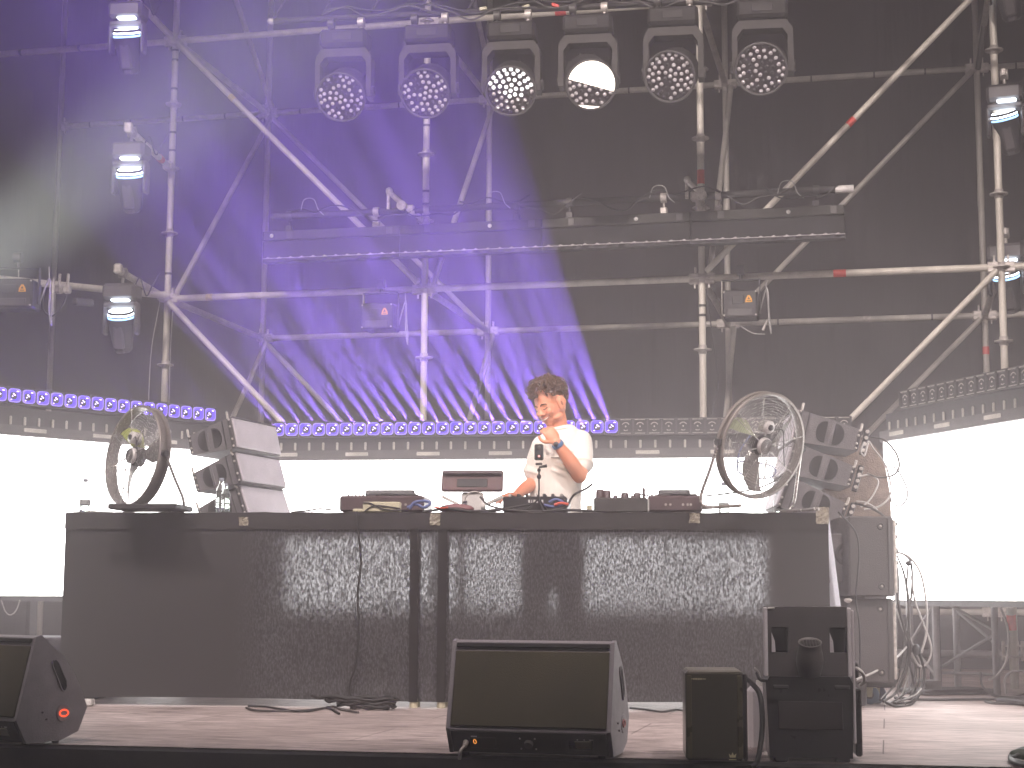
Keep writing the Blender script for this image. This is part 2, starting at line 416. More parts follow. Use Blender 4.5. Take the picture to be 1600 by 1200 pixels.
# slanting extra tube by the rightmost standards
leant = MB(); leant.cyl(at(1552, -60, .9), at(1528, 108, .9), .02, seg=12)
leant.build('safety_brace', greymetal, rear, True)

# ================================================================== LED SCREENS
CP, CQ = (.96, -.502), (5.02, -.151)            # foot line of the middle screen
LP_, LQ = (-.75, -2.70), (.63, -.44)             # left wing, nearer the crowd on its outer end
RP, RQ = (5.20, -.717), (6.55, -2.95)            # right wing
ZB = .56
def screen(P, Q, label, zt, zb=ZB):
    P = V((P[0], P[1], 0)); Q = V((Q[0], Q[1], 0)); L = (Q-P).length; d = (Q-P)/L; n = V((d.y, -d.x, 0))
    M = Matrix((d, -n, up)).transposed(); c = (P+Q)/2
    t = thing('led_screen', label, 'screen', c, M)          # local x along the wall, -y to the audience
    mb = MB(); mb.box((0, .045, (zt+zb)/2), (L, .07, zt-zb)); mb.build('panel_housing', blackmetal, t)
    mb = MB(); mb.add([(-L/2, 0, zb), (L/2, 0, zb), (L/2, 0, zt), (-L/2, 0, zt)], [(0, 1, 2, 3)]); mb.build('display_face', whitescreen, t)
    hd = MB().box((0, .02, zt+.035), (L, .09, .066)).build('header_ledge', greymetal, t)
    rp = MB().box((0, .05, zt+.125), (L, .05, .112)).build('rigging_plate', blackmetal, t)
    for i in range(int(L/.1)):
        x = -L/2+.05+i*.1; MB().cbox((x, .018, zt+.10), (.016, .012, .055), .004).build('clip', steel2, rp)
    for i in range(int(L/.5)):
        x = -L/2+.2+i*.5; MB().cbox((x, -.028, zt+.04), (.16, .006, .025), .003).build('latch', steel2, hd)
    MB().box((0, .06, zb-.02), (L, .05, .03)).build('bottom_rail', blackmetal, t)
    for x in (-L/2+.3, 0, L/2-.3):
        p = MB().box((x, .14, zb/2+.35), (.05, .05, zb+.7)).build('support_post', blackmetal, t)
        MB().cbox((x, .21, .02), (.3, .5, .03), .008).build('foot_plate', blackmetal, p)
    return t, L
ZTC, ZTL, ZTR = 1.497, 1.570, 1.538
screen(CP, CQ, 'wide white-lit LED screen straight behind the performer, middle of three', ZTC, .49)
screen(LP_, LQ, 'white-lit LED screen wing at the far left, beyond the left fan', ZTL)
screen(RP, RQ, 'white-lit LED screen wing on the far right, behind the hanging cables', ZTR)

# ---- LED blinder bars standing on the screens: one bar = 10 cells of 0.1 m
def rrect(w, h, r, k=4):
    out = []
    for cx, cy, a0 in ((w/2-r, h/2-r, 0), (-w/2+r, h/2-r, PI/2), (-w/2+r, -h/2+r, PI), (w/2-r, -h/2+r, 3*PI/2)):
        for j in range(k+1):
            a = a0+PI/2*j/k; out.append((cx+r*math.cos(a), cy+r*math.sin(a)))
    return out
def cell_mesh(name, lit):
    """a square blinder cell: rounded reflector dish, bright rim, LED cluster; faces -y"""
    mb = MB(); n0 = rrect(.088, .088, .024); n1 = rrect(.076, .076, .022); n2 = rrect(.034, .034, .015)
    rings = [[V((a, -.004, b)) for a, b in n0], [V((a, -.012, b)) for a, b in n0], [V((a, -.012, b)) for a, b in n1]]
    mb.loft(rings, 0, False, False)
    mb.loft([rings[2], [V((a, .012, b)) for a, b in n2]], 1, False)
    mb.add([V((a, .012, b)) for a, b in n2], [tuple(reversed(range(len(n2))))], 1)
    for (x, z) in ((-.007, -.004), (.009, .004), (.0, .012)): mb.sph((x, .006, z), (.0055, .005, .004), 8, 6, 2)
    mb.sph((.024, -.006, .028), (.010, .003, .0035), 8, 6, 2); mb.sph((-.02, -.004, -.026), (.006, .002, .003), 8, 6, 2)
    return mb.mesh(name, [purplerim, purple, purplehot] if lit else [castzinc, darkdish, castzinc])
purplerim = glow('violet_rim_light', (.42, .30, 1.0), 1.4)
darkdish = pbr('unlit_reflector_dish', (.12, .115, .11), (.06, .058, .056), .3, .5, 30)
litmesh = cell_mesh('led_cell', True)
def dark_cell():
    mb = MB(); n0 = rrect(.090, .090, .01); n1 = rrect(.082, .082, .01)
    mb.loft([[V((a, -.006, b)) for a, b in n0], [V((a, -.010, b)) for a, b in n0], [V((a, -.010, b)) for a, b in n1], [V((a, .0, b)) for a, b in n1]], 1, False, False)
    mb.add([V((a, .0, b)) for a, b in n1], [tuple(reversed(range(len(n1))))], 1)
    mb.ring((0, -.004, .0), (0, 1, 0), .026, .0035, 10, 4, 0, .5, PI-.5); mb.ring((0, -.004, -.006), (0, 1, 0), .022, .003, 8, 4, 0, PI+.9, 2*PI-.9)
    for s_ in (-1, 1): mb.box((0, -.011, s_*.046), (.07, .004, .004), None, 0)
    mb.sph((0, -.004, .0), (.006, .004, .006), 8, 6, 0)
    return mb.mesh('led_cell', [castzinc, blackplastic])
darkmesh = dark_cell()
purple_beams = []
def led_bar(c, d, n, ncell, lit, label, z, group, pit):
    M = Matrix((d, -n, up)).transposed()
    t = thing('blinder_bar', label, 'light bar', c+up*z, M, group)
    L = ncell*pit
    MB().box((0, .045, 0), (L-.004, .08, .112)).build('housing', blackmetal, t)
    mb = MB()
    mb.box((0, -.004, .054), (L, .022, .004)); mb.box((0, -.004, -.054), (L, .022, .004))
    for i in range(ncell+1): mb.box((-L/2+i*pit, -.003, 0), (.004, .024, .1075))
    mb.build('bezel', greymetal, t)
    for i in range(ncell):
        o = bpy.data.objects.new('led_cell', litmesh if lit[i] else darkmesh); COL.objects.link(o); o.parent = t
        o.location = (-L/2+pit/2+i*pit, 0, 0)
        if lit[i]:
            o['label'] = 'cell glowing violet'; purple_beams.append((M@V((-L/2+pit/2+i*pit, -.03, 0))+c+up*z, M))
    return t
def bars(P, Q, z, pit, plan, group):
    P = V((P[0], P[1], 0)); Q = V((Q[0], Q[1], 0)); d = (Q-P).normalized(); n = V((d.y, -d.x, 0)); s = 0
    for cnt, nl, lab in plan:
        led_bar(P+d*(s+cnt*pit/2)+n*.02, d, n, cnt, [k < nl for k in range(cnt)], lab, z, group, pit); s += cnt*pit
bars((1.05, -.494), (4.996, -.153), 1.712, .0966, [
    (10, 10, 'violet-lit light bar at the left end of the row over the middle screen'),
    (10, 10, 'fully lit violet light bar over the middle screen, just left of the performer'),
    (10, 5, 'half violet, half dark light bar right behind the neck of the performer'),
    (11, 0, 'unlit light bar over the middle screen, partly behind the right fan')], 'blinder bars on top of the LED screens')
bars((-.445, -2.185), (.63, -.44), 1.825, .1, [
    (10, 10, 'violet light bar on the left screen wing, at the picture edge'),
    (10, 10, 'violet light bar on the inner end of the left screen wing above the left fan')], 'blinder bars on top of the LED screens')
bars((5.33, -.933), (6.55, -2.95), 1.775, .1, [
    (10, 0, 'unlit light bar on the inner end of the right screen wing'),
    (10, 0, 'unlit light bar on the outer end of the right screen wing')], 'blinder bars on top of the LED screens')
# ================================================================== FIXTURES IN THE AIR
def coupler(mb, c, r=.026, M=None):
    """hook clamp round a tube that runs along x at c"""
    mb.cyl(V(c)-V((.022, 0, 0)), V(c)+V((.022, 0, 0)), r+.008, seg=14)
    mb.cbox(V(c)+V((0, -.03, .012)), (.03, .03, .035), .004); mb.cyl(V(c)+V((0, -.02, -.06)), V(c), .008, seg=8)
def cable(pts, r, mat, name, label, cat='cable', group=None, parent=None, n=8):
    o = MB().tube(spline(pts, n), r, 6).build(name, mat, parent, parent is not None)
    if not parent: tag(o, label, cat, group)
    return o
# ---- the truss tubes above the wash lights
TY = -1.35
ta, tb_ = at(425, 33, TY), at(1330, -8, TY)
tt = thing('lighting_truss', 'dark lighting truss at the top of the picture carrying the six round wash lights', 'truss', (ta+tb_)/2)
MB().cyl(ta, tb_+(tb_-ta)*.3, .02, seg=14).build('lower_chord', truss_black, tt, True)
MB().cyl(ta+V((.1, .25, .28)), tb_+V((1.4, .25, .28)), .02, seg=14).build('rear_chord', truss_black, tt, True)
MB().cyl(ta+V((.1, -.1, .26)), tb_+V((1.4, -.1, .26)), .02, seg=14).build('upper_chord', truss_black, tt, True)
MB().sph(ta, (.035, .022, .022)).build('end_cap', castzinc, tt, True)
for k in range(14):
    p = lin(ta, tb_, k/13*1.15); q = lin(ta, tb_, (k+.5)/13*1.15)
    MB().cyl(p, q+V((.05, -.1, .26)), .009, seg=8).build('lacing_bar', truss_black, tt, True)
for k in range(5):
    x0 = .12+.17*k+random.uniform(-.03, .03)
    pts = [lin(ta, tb_, x0+t*.19)+V((0, -.03, .045+.02*math.sin(t*9+k)-.05*math.sin(PI*t)*(k % 2))) for t in (0, .2, .4, .6, .8, 1)]
    cable(pts, .008, rubber, 'power_cable', '', parent=tt)
    cable([p+V((0, -.02, -.03+.02*math.sin(i*2.2+k))) for i, p in enumerate(pts)], .006, greymetal, 'signal_cable', '', parent=tt)
for u in (755, 822, 868, 1085):
    p = at(u, 33-(u-425)*.045-4, TY-.03)
    MB().cbox(p, (.05, .03, .022), .004, Matrix.Rotation(random.uniform(-.4, .6), 3, 'Y')).build('cable_tag', redtape if u == 868 else beigeplastic, tt, True)
# ---- six round LED wash lights
ledglint = pbr('led_collimator_lens', (.62, .57, .58), (.42, .39, .41), .18, .1, 60)
cellglow = glow('faint_cell_glow', (1, .90, .90), .62)  # faint emission on the cell dashes, also on lamps labelled unlit
ledbright = glow('whitish_led_light', (1, .95, .94), 2.2)
lensplate = pbr('dark_lens_plate', (.05, .045, .05), (.03, .028, .03), .2, 0, 20)
yokepaint = pbr('wash_light_yoke_paint', (.052, .048, .045), (.038, .035, .033), .75, .1, 9)
housepaint = pbr('wash_light_housing_paint', (.020, .018, .018), (.014, .013, .013), .75, .1, 9)
def wash(u, v, yaw, tilt, mode, label):
    c = at(u, v, TY-.12)
    t = thing('wash_light', label, 'stage light', c, YAW*.35, 'round wash lights on the top truss')
    ux = V((1, 0, 0)); Rr = .148
    # yoke: an upright frame with cut corners; base box and clamp above it
    H = .27
    mb = MB()
    outer = [(-.185, -.06), (-.185, H-.06), (-.145, H), (.145, H), (.185, H-.06), (.185, -.06), (.152, -.06), (.152, H-.10), (.12, H-.055), (-.12, H-.055), (-.152, H-.10), (-.152, -.06)]
    for a, b_ in ((0, 11), (1, 10), (2, 9), (3, 8), (4, 7)):
        q = [outer[a], outer[a+1], outer[b_-1], outer[b_]]
        mb.prism(q, -.055, .055, lambda x, z, w_: V((x, w_+.06, z)))
    for s_ in (-1, 1): mb.cyl((s_*.15, .06, -.01), (s_*.198, .06, -.01), .035, seg=16)
    mb.build('yoke', yokepaint, t)
    b_ = MB().cbox((0, .06, H+.065), (.31, .19, .115), .018).build('base', housepaint, t)
    MB().cbox((0, -.038, H+.065), (.13, .006, .05), .003).build('display', truss_black, b_)
    for s_ in (-.1, .1):
        cl = MB(); cl.cyl((s_, .07, H+.12), (s_, .07, H+.17), .012, seg=8); cl.cyl((s_-.02, .07, H+.19), (s_+.02, .07, H+.19), .034, seg=14); cl.build('clamp', castzinc if s_ > 0 else greymetal, b_)
    fwd = V((math.sin(yaw), -math.cos(yaw)*math.cos(tilt), -math.sin(tilt)))
    hM = axes(fwd); hd = bpy.data.objects.new('head', None)
    mb = MB(); piv = V((0, .06, -.01))
    o_ = piv+fwd*.02
    mb.lathe([(.0, -.24), (.07, -.235), (.12, -.20), (.145, -.13), (.15, -.02), (.156, .10), (.16, .13), (.152, .135), (.148, .12)], o_, fwd, 32)
    for k in range(10):
        a = 2*PI*k/10; x, y, z = frame_from(fwd); e = x*math.cos(a)+y*math.sin(a)
        mb.box(o_+e*.135-fwd*.14, (.09, .012, .02), Matrix((fwd, e.cross(fwd), e)).transposed())
    h = mb.build('head', housepaint, t)
    lc = o_+fwd*.118; x, y, z = frame_from(fwd)
    MB().ring(lc+fwd*.012, fwd, .154, .008, 40, 6).build('lens_ring', greymetal, h)
    mb = MB(); mb.lathe([(0, .0), (.149, .0)], lc, fwd, 36, smooth=False); ms = [lensplate, ledglint, ledbright if mode == 'bright' else cellglow]
    rows = [(0, 1), (.036, 6), (.072, 12), (.108, 16), (.134, 20)]
    for rr, n in rows:
        for k in range(n):
            a = 2*PI*k/n+rr*9; p = lc+(x*math.cos(a)+y*math.sin(a))*rr
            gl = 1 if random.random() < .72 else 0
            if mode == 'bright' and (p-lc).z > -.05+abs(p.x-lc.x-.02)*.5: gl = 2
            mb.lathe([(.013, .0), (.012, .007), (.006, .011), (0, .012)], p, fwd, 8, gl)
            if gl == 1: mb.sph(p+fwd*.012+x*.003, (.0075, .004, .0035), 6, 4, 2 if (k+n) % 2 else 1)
    mb.build('lens', ms, h)
    if mode == 'half':                                                # upper part of the glass fully alight
        pts = []
        n = 30; 
        for k in range(n+1):
            a = -.36+(PI+.36*.1)*k/n; pts.append((math.cos(a)*.147, math.sin(a)*.147))
        xr = V((1, 0, 0)); xr = (xr-fwd*xr.dot(fwd)).normalized(); ur = fwd.cross(xr)*-1
        if ur.z < 0: ur = -ur
        vs = [lc+fwd*.016+xr*a+ur*b__ for a, b__ in pts]
        MB().add(vs, [tuple(range(len(vs)))], 0).build('lit_glass', warmlens, h)
        a0, a1 = -2.2, -1.25
        vs = [lc+fwd*.016+xr*math.cos(a0+(a1-a0)*k/12)*.147+ur*math.sin(a0+(a1-a0)*k/12)*.147 for k in range(13)]
        MB().add(vs, [tuple(range(13))], 0).build('lit_glass', warmlens, h)
    return t
wash(535, 138, .05, .50, 'dim', 'round wash light veiled by the violet beam, leftmost of the six')
wash(667, 132, .02, .50, 'dim', 'round wash light with sparkling cells, second from the left on the truss')
wash(798, 128, .06, .50, 'bright', 'round wash light whose lens cells glow whitish, third from the left')
wash(918, 118, .20, .50, 'half', 'round wash light with half its glass blazing warm white')
wash(1052, 107, -.12, .45, 'dim', 'unlit round wash light right of the blazing one, in front of a standard')
wash(1192, 97, -.08, .40, 'dim', 'unlit round wash light at the right end of the six')

# ---- the long hanging strip: four dark battens end to end
SY = -.42
sa, sb = at(410, 357, SY), at(1320, 326, SY); z_top = (sa.z+sb.z)/2
print('strip', sa, sb, at(410, 409, SY).z, at(1320, 381, SY).z)
seg = (sb.x-sa.x)/4; HB = .225
batten_paint = pbr('batten_side_paint', (.018, .017, .018), (.012, .011, .012), .85, .1, 6)
railpaint = pbr('batten_rail_paint', (.045, .044, .038), (.034, .033, .030), .75, .2, 8)
for k, lab in enumerate(('dark strip batten at the left end of the long hanging row, bathed in violet haze',
                         'dark strip batten second from the left, under the white clamp hook',
                         'dark strip batten third from the left, right above the performer',
                         'dark strip batten at the right end of the long hanging row')):
    x0 = sa.x+seg*k; c = V((x0+seg/2, SY, z_top))
    t = thing('strip_batten', lab, 'light bar', c, None, 'strip battens hanging in one row')
    L = seg-.004
    MB().cbox((0, .05, -.03), (L, .10, .066), .005).build('top_rail', railpaint, t)
    MB().cbox((0, .055, -.13), (L, .085, .125), .004).build('body', batten_paint, t)
    mb = MB(); mb.box((0, .055, -.207), (L, .085, .022)); bd_ = mb.build('lens_carrier', blackplastic, t)
    mb = MB()
    mb.box((0, .008, -.192), (L, .006, .004))
    n = 12
    for i in range(n):
        x = -L/2+L*(i+.5)/n; mb.lathe([(.028, 0), (.018, .004), (.008, .009), (.001, .012)], (x, .008, -.194), (0, -.3, 1), 10)
    mb.build('lens_strip', ledglint, t)
    for x in (-L*.30, L*.43):
        MB().cbox((x, -.001, -.03), (.045, .006, .05), .004).build('catch_plate', greymetal, t)
    MB().lathe([(.013, 0), (.015, -.006), (.008, -.016), (0, -.017)], (L*.14 if k else -L*.43, -.0, -.032), (0, 1, 0), 12).build('knob', whiteplastic, t)
    for x in (-L*.32, L*.32):
        cl = MB(); cl.cbox((x, .05, .025), (.05, .04, .05), .006); cl.cyl((x, .05, .03), (x, .05, .11), .008, seg=8); cl.cyl((x-.02, .05, .118), (x+.02, .05, .118), .034, seg=14)
        cl.build('clamp', castzinc if (k+int(x > 0)) % 2 else greymetal, t)
pa, pb = at(428, 345, SY+.05), at(1332, 300, SY+.05); zp = z_top+.118
pp = thing('hanging_pipe', 'thin dark pipe with cables and clamps from which the strip battens hang', 'pipe', (sa.x, SY+.05, zp))
MB().cyl((sa.x+.05, SY+.05, zp), (sb.x+.02, SY+.05, zp), .0242, seg=14).build('tube', truss_black, pp, True)
MB().cyl((sb.x-.06, SY+.05, zp), (sb.x+.06, SY+.05, zp), .0262, seg=14).build('end_sleeve', whiteplastic, pp, True)
for k in range(9):
    x = sa.x+.12+k*.44+random.uniform(-.1, .1); y = SY+.02
    pts = [(x+t*.5, y-.02+.03*math.sin(t*7+k), zp+.03-.10*math.sin(PI*t)*(k % 3 > 0)+.02*math.sin(11*t+k)) for t in (0, .2, .4, .6, .8, 1)]
    cable(pts, .0055, (rubber, greymetal, rubber)[k % 3], 'cable', '', parent=pp)
for u, v0 in ((470, 4), (760, 2), (1015, 0), (1215, 3)):                      # pale curls of safety wire
    p = at(u, 335-(u-410)*.035, SY); 
    pts = [p+V((0, 0, .02)), p+V((.03, -.02, .09)), p+V((.10, -.02, .09)), p+V((.13, 0, .02)), p+V((.17, 0, -.02))]
    cable(pts, .0035, palecable, 'safety_wire', '', parent=pp)
for u in (613, 1080):                                                       # cast hooks that hold the pipe
    p = at(u, 322-(u-613)*.035, SY); 
    mb = MB(); mb.cbox(p+V((.03, 0, .05)), (.13, .035, .035), .008, Matrix.Rotation(.75, 3, 'Y')); mb.cyl(p+V((-.03, 0, -.02)), p+V((-.03, 0, .12)), .012, seg=10)
    mb.sph(p+V((-.025, 0, .11)), .026, 12, 8); mb.cyl(p+V((.07, -.02, .0)), p+V((.07, .02, .0)), .035, seg=14)
    mb.build('half_coupler', castzinc, pp, True)
for X in (W, 2*W):
    mb = MB(); z = zp
    mb.cyl((X, SY+.05, z), (X, 0, z), .018, seg=10); mb.cbox((X, -.02, z), (.07, .07, .07), .012); mb.cbox((X, SY+.05, z), (.06, .07, .07), .012)
    mb.build('stand_off_coupler', castzinc, pp, True)

# ---- moving heads on short arms left, and on the right standard
headshell = pbr('moving_head_shell', (.10, .092, .096), (.075, .07, .073), .4, 0, 9)
def mhead(c, yaw, lean, label, arm_from=None, arm_tape=False, glint=True):
    t = thing('moving_head', label, 'stage light', c, yaw, 'moving heads on the scaffold sides')
    MB().cbox((0, 0, .0), (.235, .17, .115), .022).build('base', headshell, t)
    MB().cbox((.015, -.07, -.062), (.125, .05, .014), .006).build('base_reflection_strip', coolstrip, t)  # emissive strip imitating the lens light reflected under the base
    mb = MB()
    mb.cbox((0, 0, -.085), (.24, .10, .045), .014)
    for s_ in (-1, 1): mb.cbox((s_*.112, 0, -.19), (.026, .085, .20), .011)
    mb.build('yoke', headshell, t)
    Mh = Matrix.Rotation(lean, 3, 'Y')@Matrix.Rotation(.42, 3, 'X'); piv = V((0, 0, -.20)); ax = Mh@V((0, 0, 1))
    mb = MB(); prof = [(.0, -.215), (.045, -.213), (.062, -.195), (.072, -.13), (.083, -.04), (.088, .03), (.086, .07), (.08, .08)]
    mb.lathe(prof, piv, ax, 28); h = mb.build('head', blackplastic, t)
    mb = MB(); x, y, z = frame_from(ax)
    mb.lathe([(.0, .075), (.05, .083), (.078, .08), (.086, .066), (.088, .052)], piv, ax, 28); mb.build('lit_lens', coolstrip, h)
    mb = MB(); mb.lathe([(.0895, .030), (.0905, .034), (.0905, .040), (.0895, .044)], piv, ax, 28); mb.build('glow_ring', bluestrip, h)
    mb = MB(); M3 = Mh; mb.cbox(piv+M3@V((0, -.066, -.09)), (.075, .035, .17), .012, M3); mb.build('front_cover', headshell, h)
    mb = MB(); mb.cbox(piv+M3@V((0, -.05, -.195)), (.06, .03, .035), .01, M3); mb.build('tail_cap', headshell, h)
    cl = MB(); cl.cyl((0, 0, .05), (0, 0, .12), .012, seg=8); cl.cyl((-.025, 0, .14), (.025, 0, .14), .036, seg=14); cl.cbox((0, -.04, .145), (.035, .03, .05), .006); cl.build('clamp', castzinc, t)
    if arm_from is not None:
        e = V(c)+V((0, 0, .14)); a = V(arm_from); d = (e-a).normalized(); mb = MB(); mb.cyl(a, e+d*.12, TR, seg=14)
        mb.cbox(a+d*.06, (.10, .07, .07), .012, axes(d))
        arm = mb.build('arm_tube', steel, t, True)
        if arm_tape: MB().cyl(a+d*.30, a+d*.40, TR+.003, seg=14).build('tape_band', redtape, arm, True)
        MB().cbox(e+d*.10+up*.01, (.05, .06, .07), .012, axes(d)).build('end_coupler', castzinc, arm, True)
    pts = [V(c)+V(q) for q in ((.08, .03, .06), (.13, .0, .10), (.17, .02, -.02), (.20, .04, .05), (.24, .06, .14))]
    cable(pts, .005, rubber, 'power_lead', '', parent=t)
    return t
A0 = V((-.0, -.03, ZN)); 
mhead(atd(191, 458, 11.25), .10, .05, 'moving head with white strips, lowest of the three on the left standard', A0)
mhead(atd(205, 238, 11.1), .10, .03, 'moving head with white strips, middle one on the left standard', A0+up*1.0, True)
mhead(atd(201, 20, 11.0), .10, .0, 'moving head with white strips, topmost on the left, near the corner', A0+up*2.0)
mhead(atd(1572, 396, 11.2), -.15, -.10, 'moving head with white strips, lowest one on the far right standard')
mhead(atd(1570, 148, 11.1), -.15, -.16, 'moving head with white strips, middle one on the far right standard')
mhead(atd(1572, -62, 11.0), -.15, -.12, 'dark tail of a moving head poking in at the top right corner')

# ---- boxes with orange warning triangles
def label_tri(parent, c, s):
    mb = MB(); mb.prism([(-s, -s), (s, -s), (s*.85, 0), (s*.28, s), (-.28*s, s), (-s*.85, 0)], 0, .003, lambda a, b_, w_: V(c)+V((a, -w_, b_))); mb.build('warning_label', orange, parent)
    mb = MB(); mb.prism([(-s*.35, -s*.15), (s*.35, -s*.15), (0, s*.55)], .0032, .0045, lambda a, b_, w_: V(c)+V((a, -w_, b_))); mb.prism([(-s*.6, -s*.7), (s*.6, -s*.7), (s*.6, -s*.52), (-s*.6, -s*.52)], .0032, .0045, lambda a, b_, w_: V(c)+V((a, -w_, b_)))
    mb.build('warning_sign', blackplastic, parent)
def laserbox(c, w_, label, rot=0):
    t = thing('laser_box', label, 'laser', c, rot, 'small projector boxes with orange labels')
    MB().cbox((0, 0, 0), (w_, .20, .19), .012).build('housing', blackmetal, t)
    MB().cbox((0, -.104, -.06), (w_*.72, .008, .05), .003).build('front_panel', greymetal, t)
    MB().cbox((-w_*.05, -.103, .025), (w_*.34, .008, .06), .003).build('aperture', blackplastic, t)
    for s_ in (-1, 1):
        mb = MB(); mb.cbox((s_*(w_/2+.012), 0, .06), (.008, .04, .24), .003); mb.build('bracket_arm', castzinc if s_ < 0 else greymetal, t)
        for q in (-1, 1): MB().cyl((s_*w_*.46, -.10, q*.08), (s_*w_*.46, -.108, q*.08), .006, seg=8).build('screw', castzinc, t)
    mb = MB(); mb.cbox((0, 0, .18), (w_+.03, .04, .008), .003); mb.cyl((0, 0, .18), (0, 0, .24), .012, seg=8); mb.cyl((-.025, .0, .25), (.025, 0, .25), .036, seg=14)
    mb.build('hanging_clamp', greymetal, t)
    label_tri(t, (w_*.26, -.104, .03), .024)
    pts = [(w_*.5, .05, -.05), (w_*.75, .03, .12), (w_*.8, .0, -.1), (w_*.85, .02, -.18), (w_*.7, .05, .2)]
    MB().tube(spline(pts), .005, 6).build('lead', palecable, t)
    return t
def hungat(u, v): p = at(u, v, -.03); return p
laserbox(at(595, 497, -.05), .235, 'dark projector box with an orange warning label hanging in the violet haze')
laserbox(at(1158, 478, -.05), .235, 'dark projector box with an orange label, right of the third standard')
q0, q1 = atd(-20, 434, 10.7), atd(262, 462, 12.0)
wt = thing('side_tube', 'scaffold tube reaching from the left standard out of the picture, with clamps and leads', 'tube', q1)
MB().cyl(q0, q1, TR, seg=14).build('tube', steel, wt, True)
laserbox(atd(38, 466, 10.8)+V((0, -.1, 0)), .27, 'dark projector box with an orange label at the left picture edge', .2)
mb = MB(); p = atd(82, 470, 11.0); mb.cyl(p+up*.15, p-up*.16, .012, seg=8); mb.build('drop_rod', castzinc, wt, True)
for du, m2 in ((92, castzinc), (105, castzinc)): 
    p = atd(du, 452, 11.1); mb = MB(); mb.cbox(p, (.05, .05, .06), .01); mb.cyl(p, p+V((.02, -.03, .10)), .01, seg=8); mb.build('swivel_coupler', m2, wt, True)
cable([atd(70, 452, 10.9), atd(66, 480, 10.9), atd(80, 494, 10.9), atd(96, 480, 10.9), atd(104, 462, 10.9)], .006, rubber, 'lead', '', parent=wt)
MB().cbox(atd(130, 472, 11.0), (.15, .05, .05), .01, axes(q1-q0)).build('junction_box', greymetal, wt, True)
MB().ring(atd(29, 405, 10.9), (0, 1, 0), .02, .004, 16, 6).build('shackle', castzinc, wt, True)
MB().cyl(atd(29, 410, 10.9), atd(29, 440, 10.9), .004, seg=6).build('hook_rod', castzinc, wt, True)
# thin cables that fall along the left standard
for du in (-12, 9):
    cable([at(262+du, 470, -.05), at(254+du*1.4, 540, -.05), at(251+du*1.5, 600, -.06), at(250+du*1.5, 640, -.1)], .0035, palecable, 'thin_cable', 'thin pale cable hanging %s of the left standard' % ('left' if du < 0 else 'right'))
cable([at(1103, 452, -.04), at(1118, 560, -.04), at(1122, 600, -.05), at(1112, 648, -.06)], .005, rubber, 'thin_cable', 'thin dark cable hanging beside the third standard')
cable([at(1150, 505, -.04), at(1175, 520, -.04), at(1195, 522, -.04)], .004, palecable, 'thin_cable', 'short loose cable end below the right projector box')
p = at(1192, 516, -.04); o = MB(); o.cyl(p, p+V((.03, 0, .07)), .011, .006, seg=8); tag(o.build('plug', castzinc), 'small pale connector hanging under the right projector box', 'plug')
# ================================================================== LONG TABLE WITH THE BLACK CLOTH
BL, BR_ = V((.945, -3.20, 0)), V((4.915, -2.64, 0))
bd_dir = (BR_-BL).normalized(); bn = V((bd_dir.y, -bd_dir.x, 0)); BLEN = (BR_-BL).length
byaw = math.atan2(bd_dir.y, bd_dir.x); BM = Matrix((bd_dir, -bn, up)).transposed()      # x along, y to the back
HT = 1.0
def bt(s, y, z): return BL+bd_dir*s-bn*y+up*z                                # point of the table: along, back, up
blackdeck = pbr('black_deck_plywood', (.03, .028, .028), (.02, .019, .019), .55, 0, 8, bump=.1)
alu = pbr('aluminium_profile', (.55, .54, .52), (.42, .41, .40), .35, .6, 15)
half = BLEN/2
SJ = (pl(670, 950, BL, BR_)-BL).dot(bd_dir)                                   # where the two platforms meet
for k, lab in enumerate(('left black stage platform used as a table under the cloth', 'right black stage platform used as a table under the cloth')):
    t = thing('platform_table', lab, 'table', bt((SJ/2 if k == 0 else (SJ+BLEN)/2), .5, 0), BM, 'platform tables under the cloth')
    L = (SJ if k == 0 else BLEN-SJ)-.01
    MB().cbox((0, 0, HT-.045), (L, .98, .07), .006).build('deck', blackdeck, t)
    mb = MB(); 
    for y in (-.47, .47): mb.box((0, y, HT-.055), (L, .03, .085))
    for x in (-L/2, L/2): mb.box((x*.988, 0, HT-.055), (.03, .91, .085))
    mb.build('frame', alu, t)
    for x in (-L/2+.07, L/2-.07):
        for y in (-.44, .44):
            lg = MB().cyl((x, y, .03), (x, y, HT-.09), .024, seg=14).build('leg', blackmetal, t)
            MB().cyl((x, y, 0), (x, y, .05), .027, seg=14).build('foot', beigeplastic, lg)
# the cloth: gauzy black stuff, the lit screen shows through it
m, nt, out = newmat('gauzy_black_cloth')
b = nt.nodes.new('ShaderNodeBsdfPrincipled'); b.inputs['Roughness'].default_value = .85; b.inputs['Sheen Weight'].default_value = .05
tr = nt.nodes.new('ShaderNodeBsdfRefraction'); tr.inputs['IOR'].default_value = 1.13; tr.inputs['Roughness'].default_value = .5; tr.inputs[0].default_value = (.95, .96, 1, 1); mix = nt.nodes.new('ShaderNodeMixShader')
SA, SB = (pl(385, 950, BL, BR_)-BL).dot(bd_dir), (pl(1200, 950, BL, BR_)-BL).dot(bd_dir)
streak = noise(nt, coords(nt, (1, 1, .40)), 132, 2, .6)
soft = noise(nt, coords(nt, (1, 1, .5)), 2.2, 3)
sx_ = nt.nodes.new('ShaderNodeSeparateXYZ'); lk(nt, coords(nt), sx_.inputs[0])
def step(a_, b__):
    q = nt.nodes.new('ShaderNodeMapRange'); q.interpolation_type = 'SMOOTHSTEP'; q.inputs['From Min'].default_value = a_; q.inputs['From Max'].default_value = b__; lk(nt, sx_.outputs[0], q.inputs['Value']); return q.outputs[0]
thin = nt.nodes.new('ShaderNodeMath'); thin.operation = 'MULTIPLY'                 # the middle length is thin gauze, both ends are dense cloth
lk(nt, step(SA-.10, SA+.14), thin.inputs[0]); lk(nt, step(SB+.04, SB-.06), thin.inputs[1])
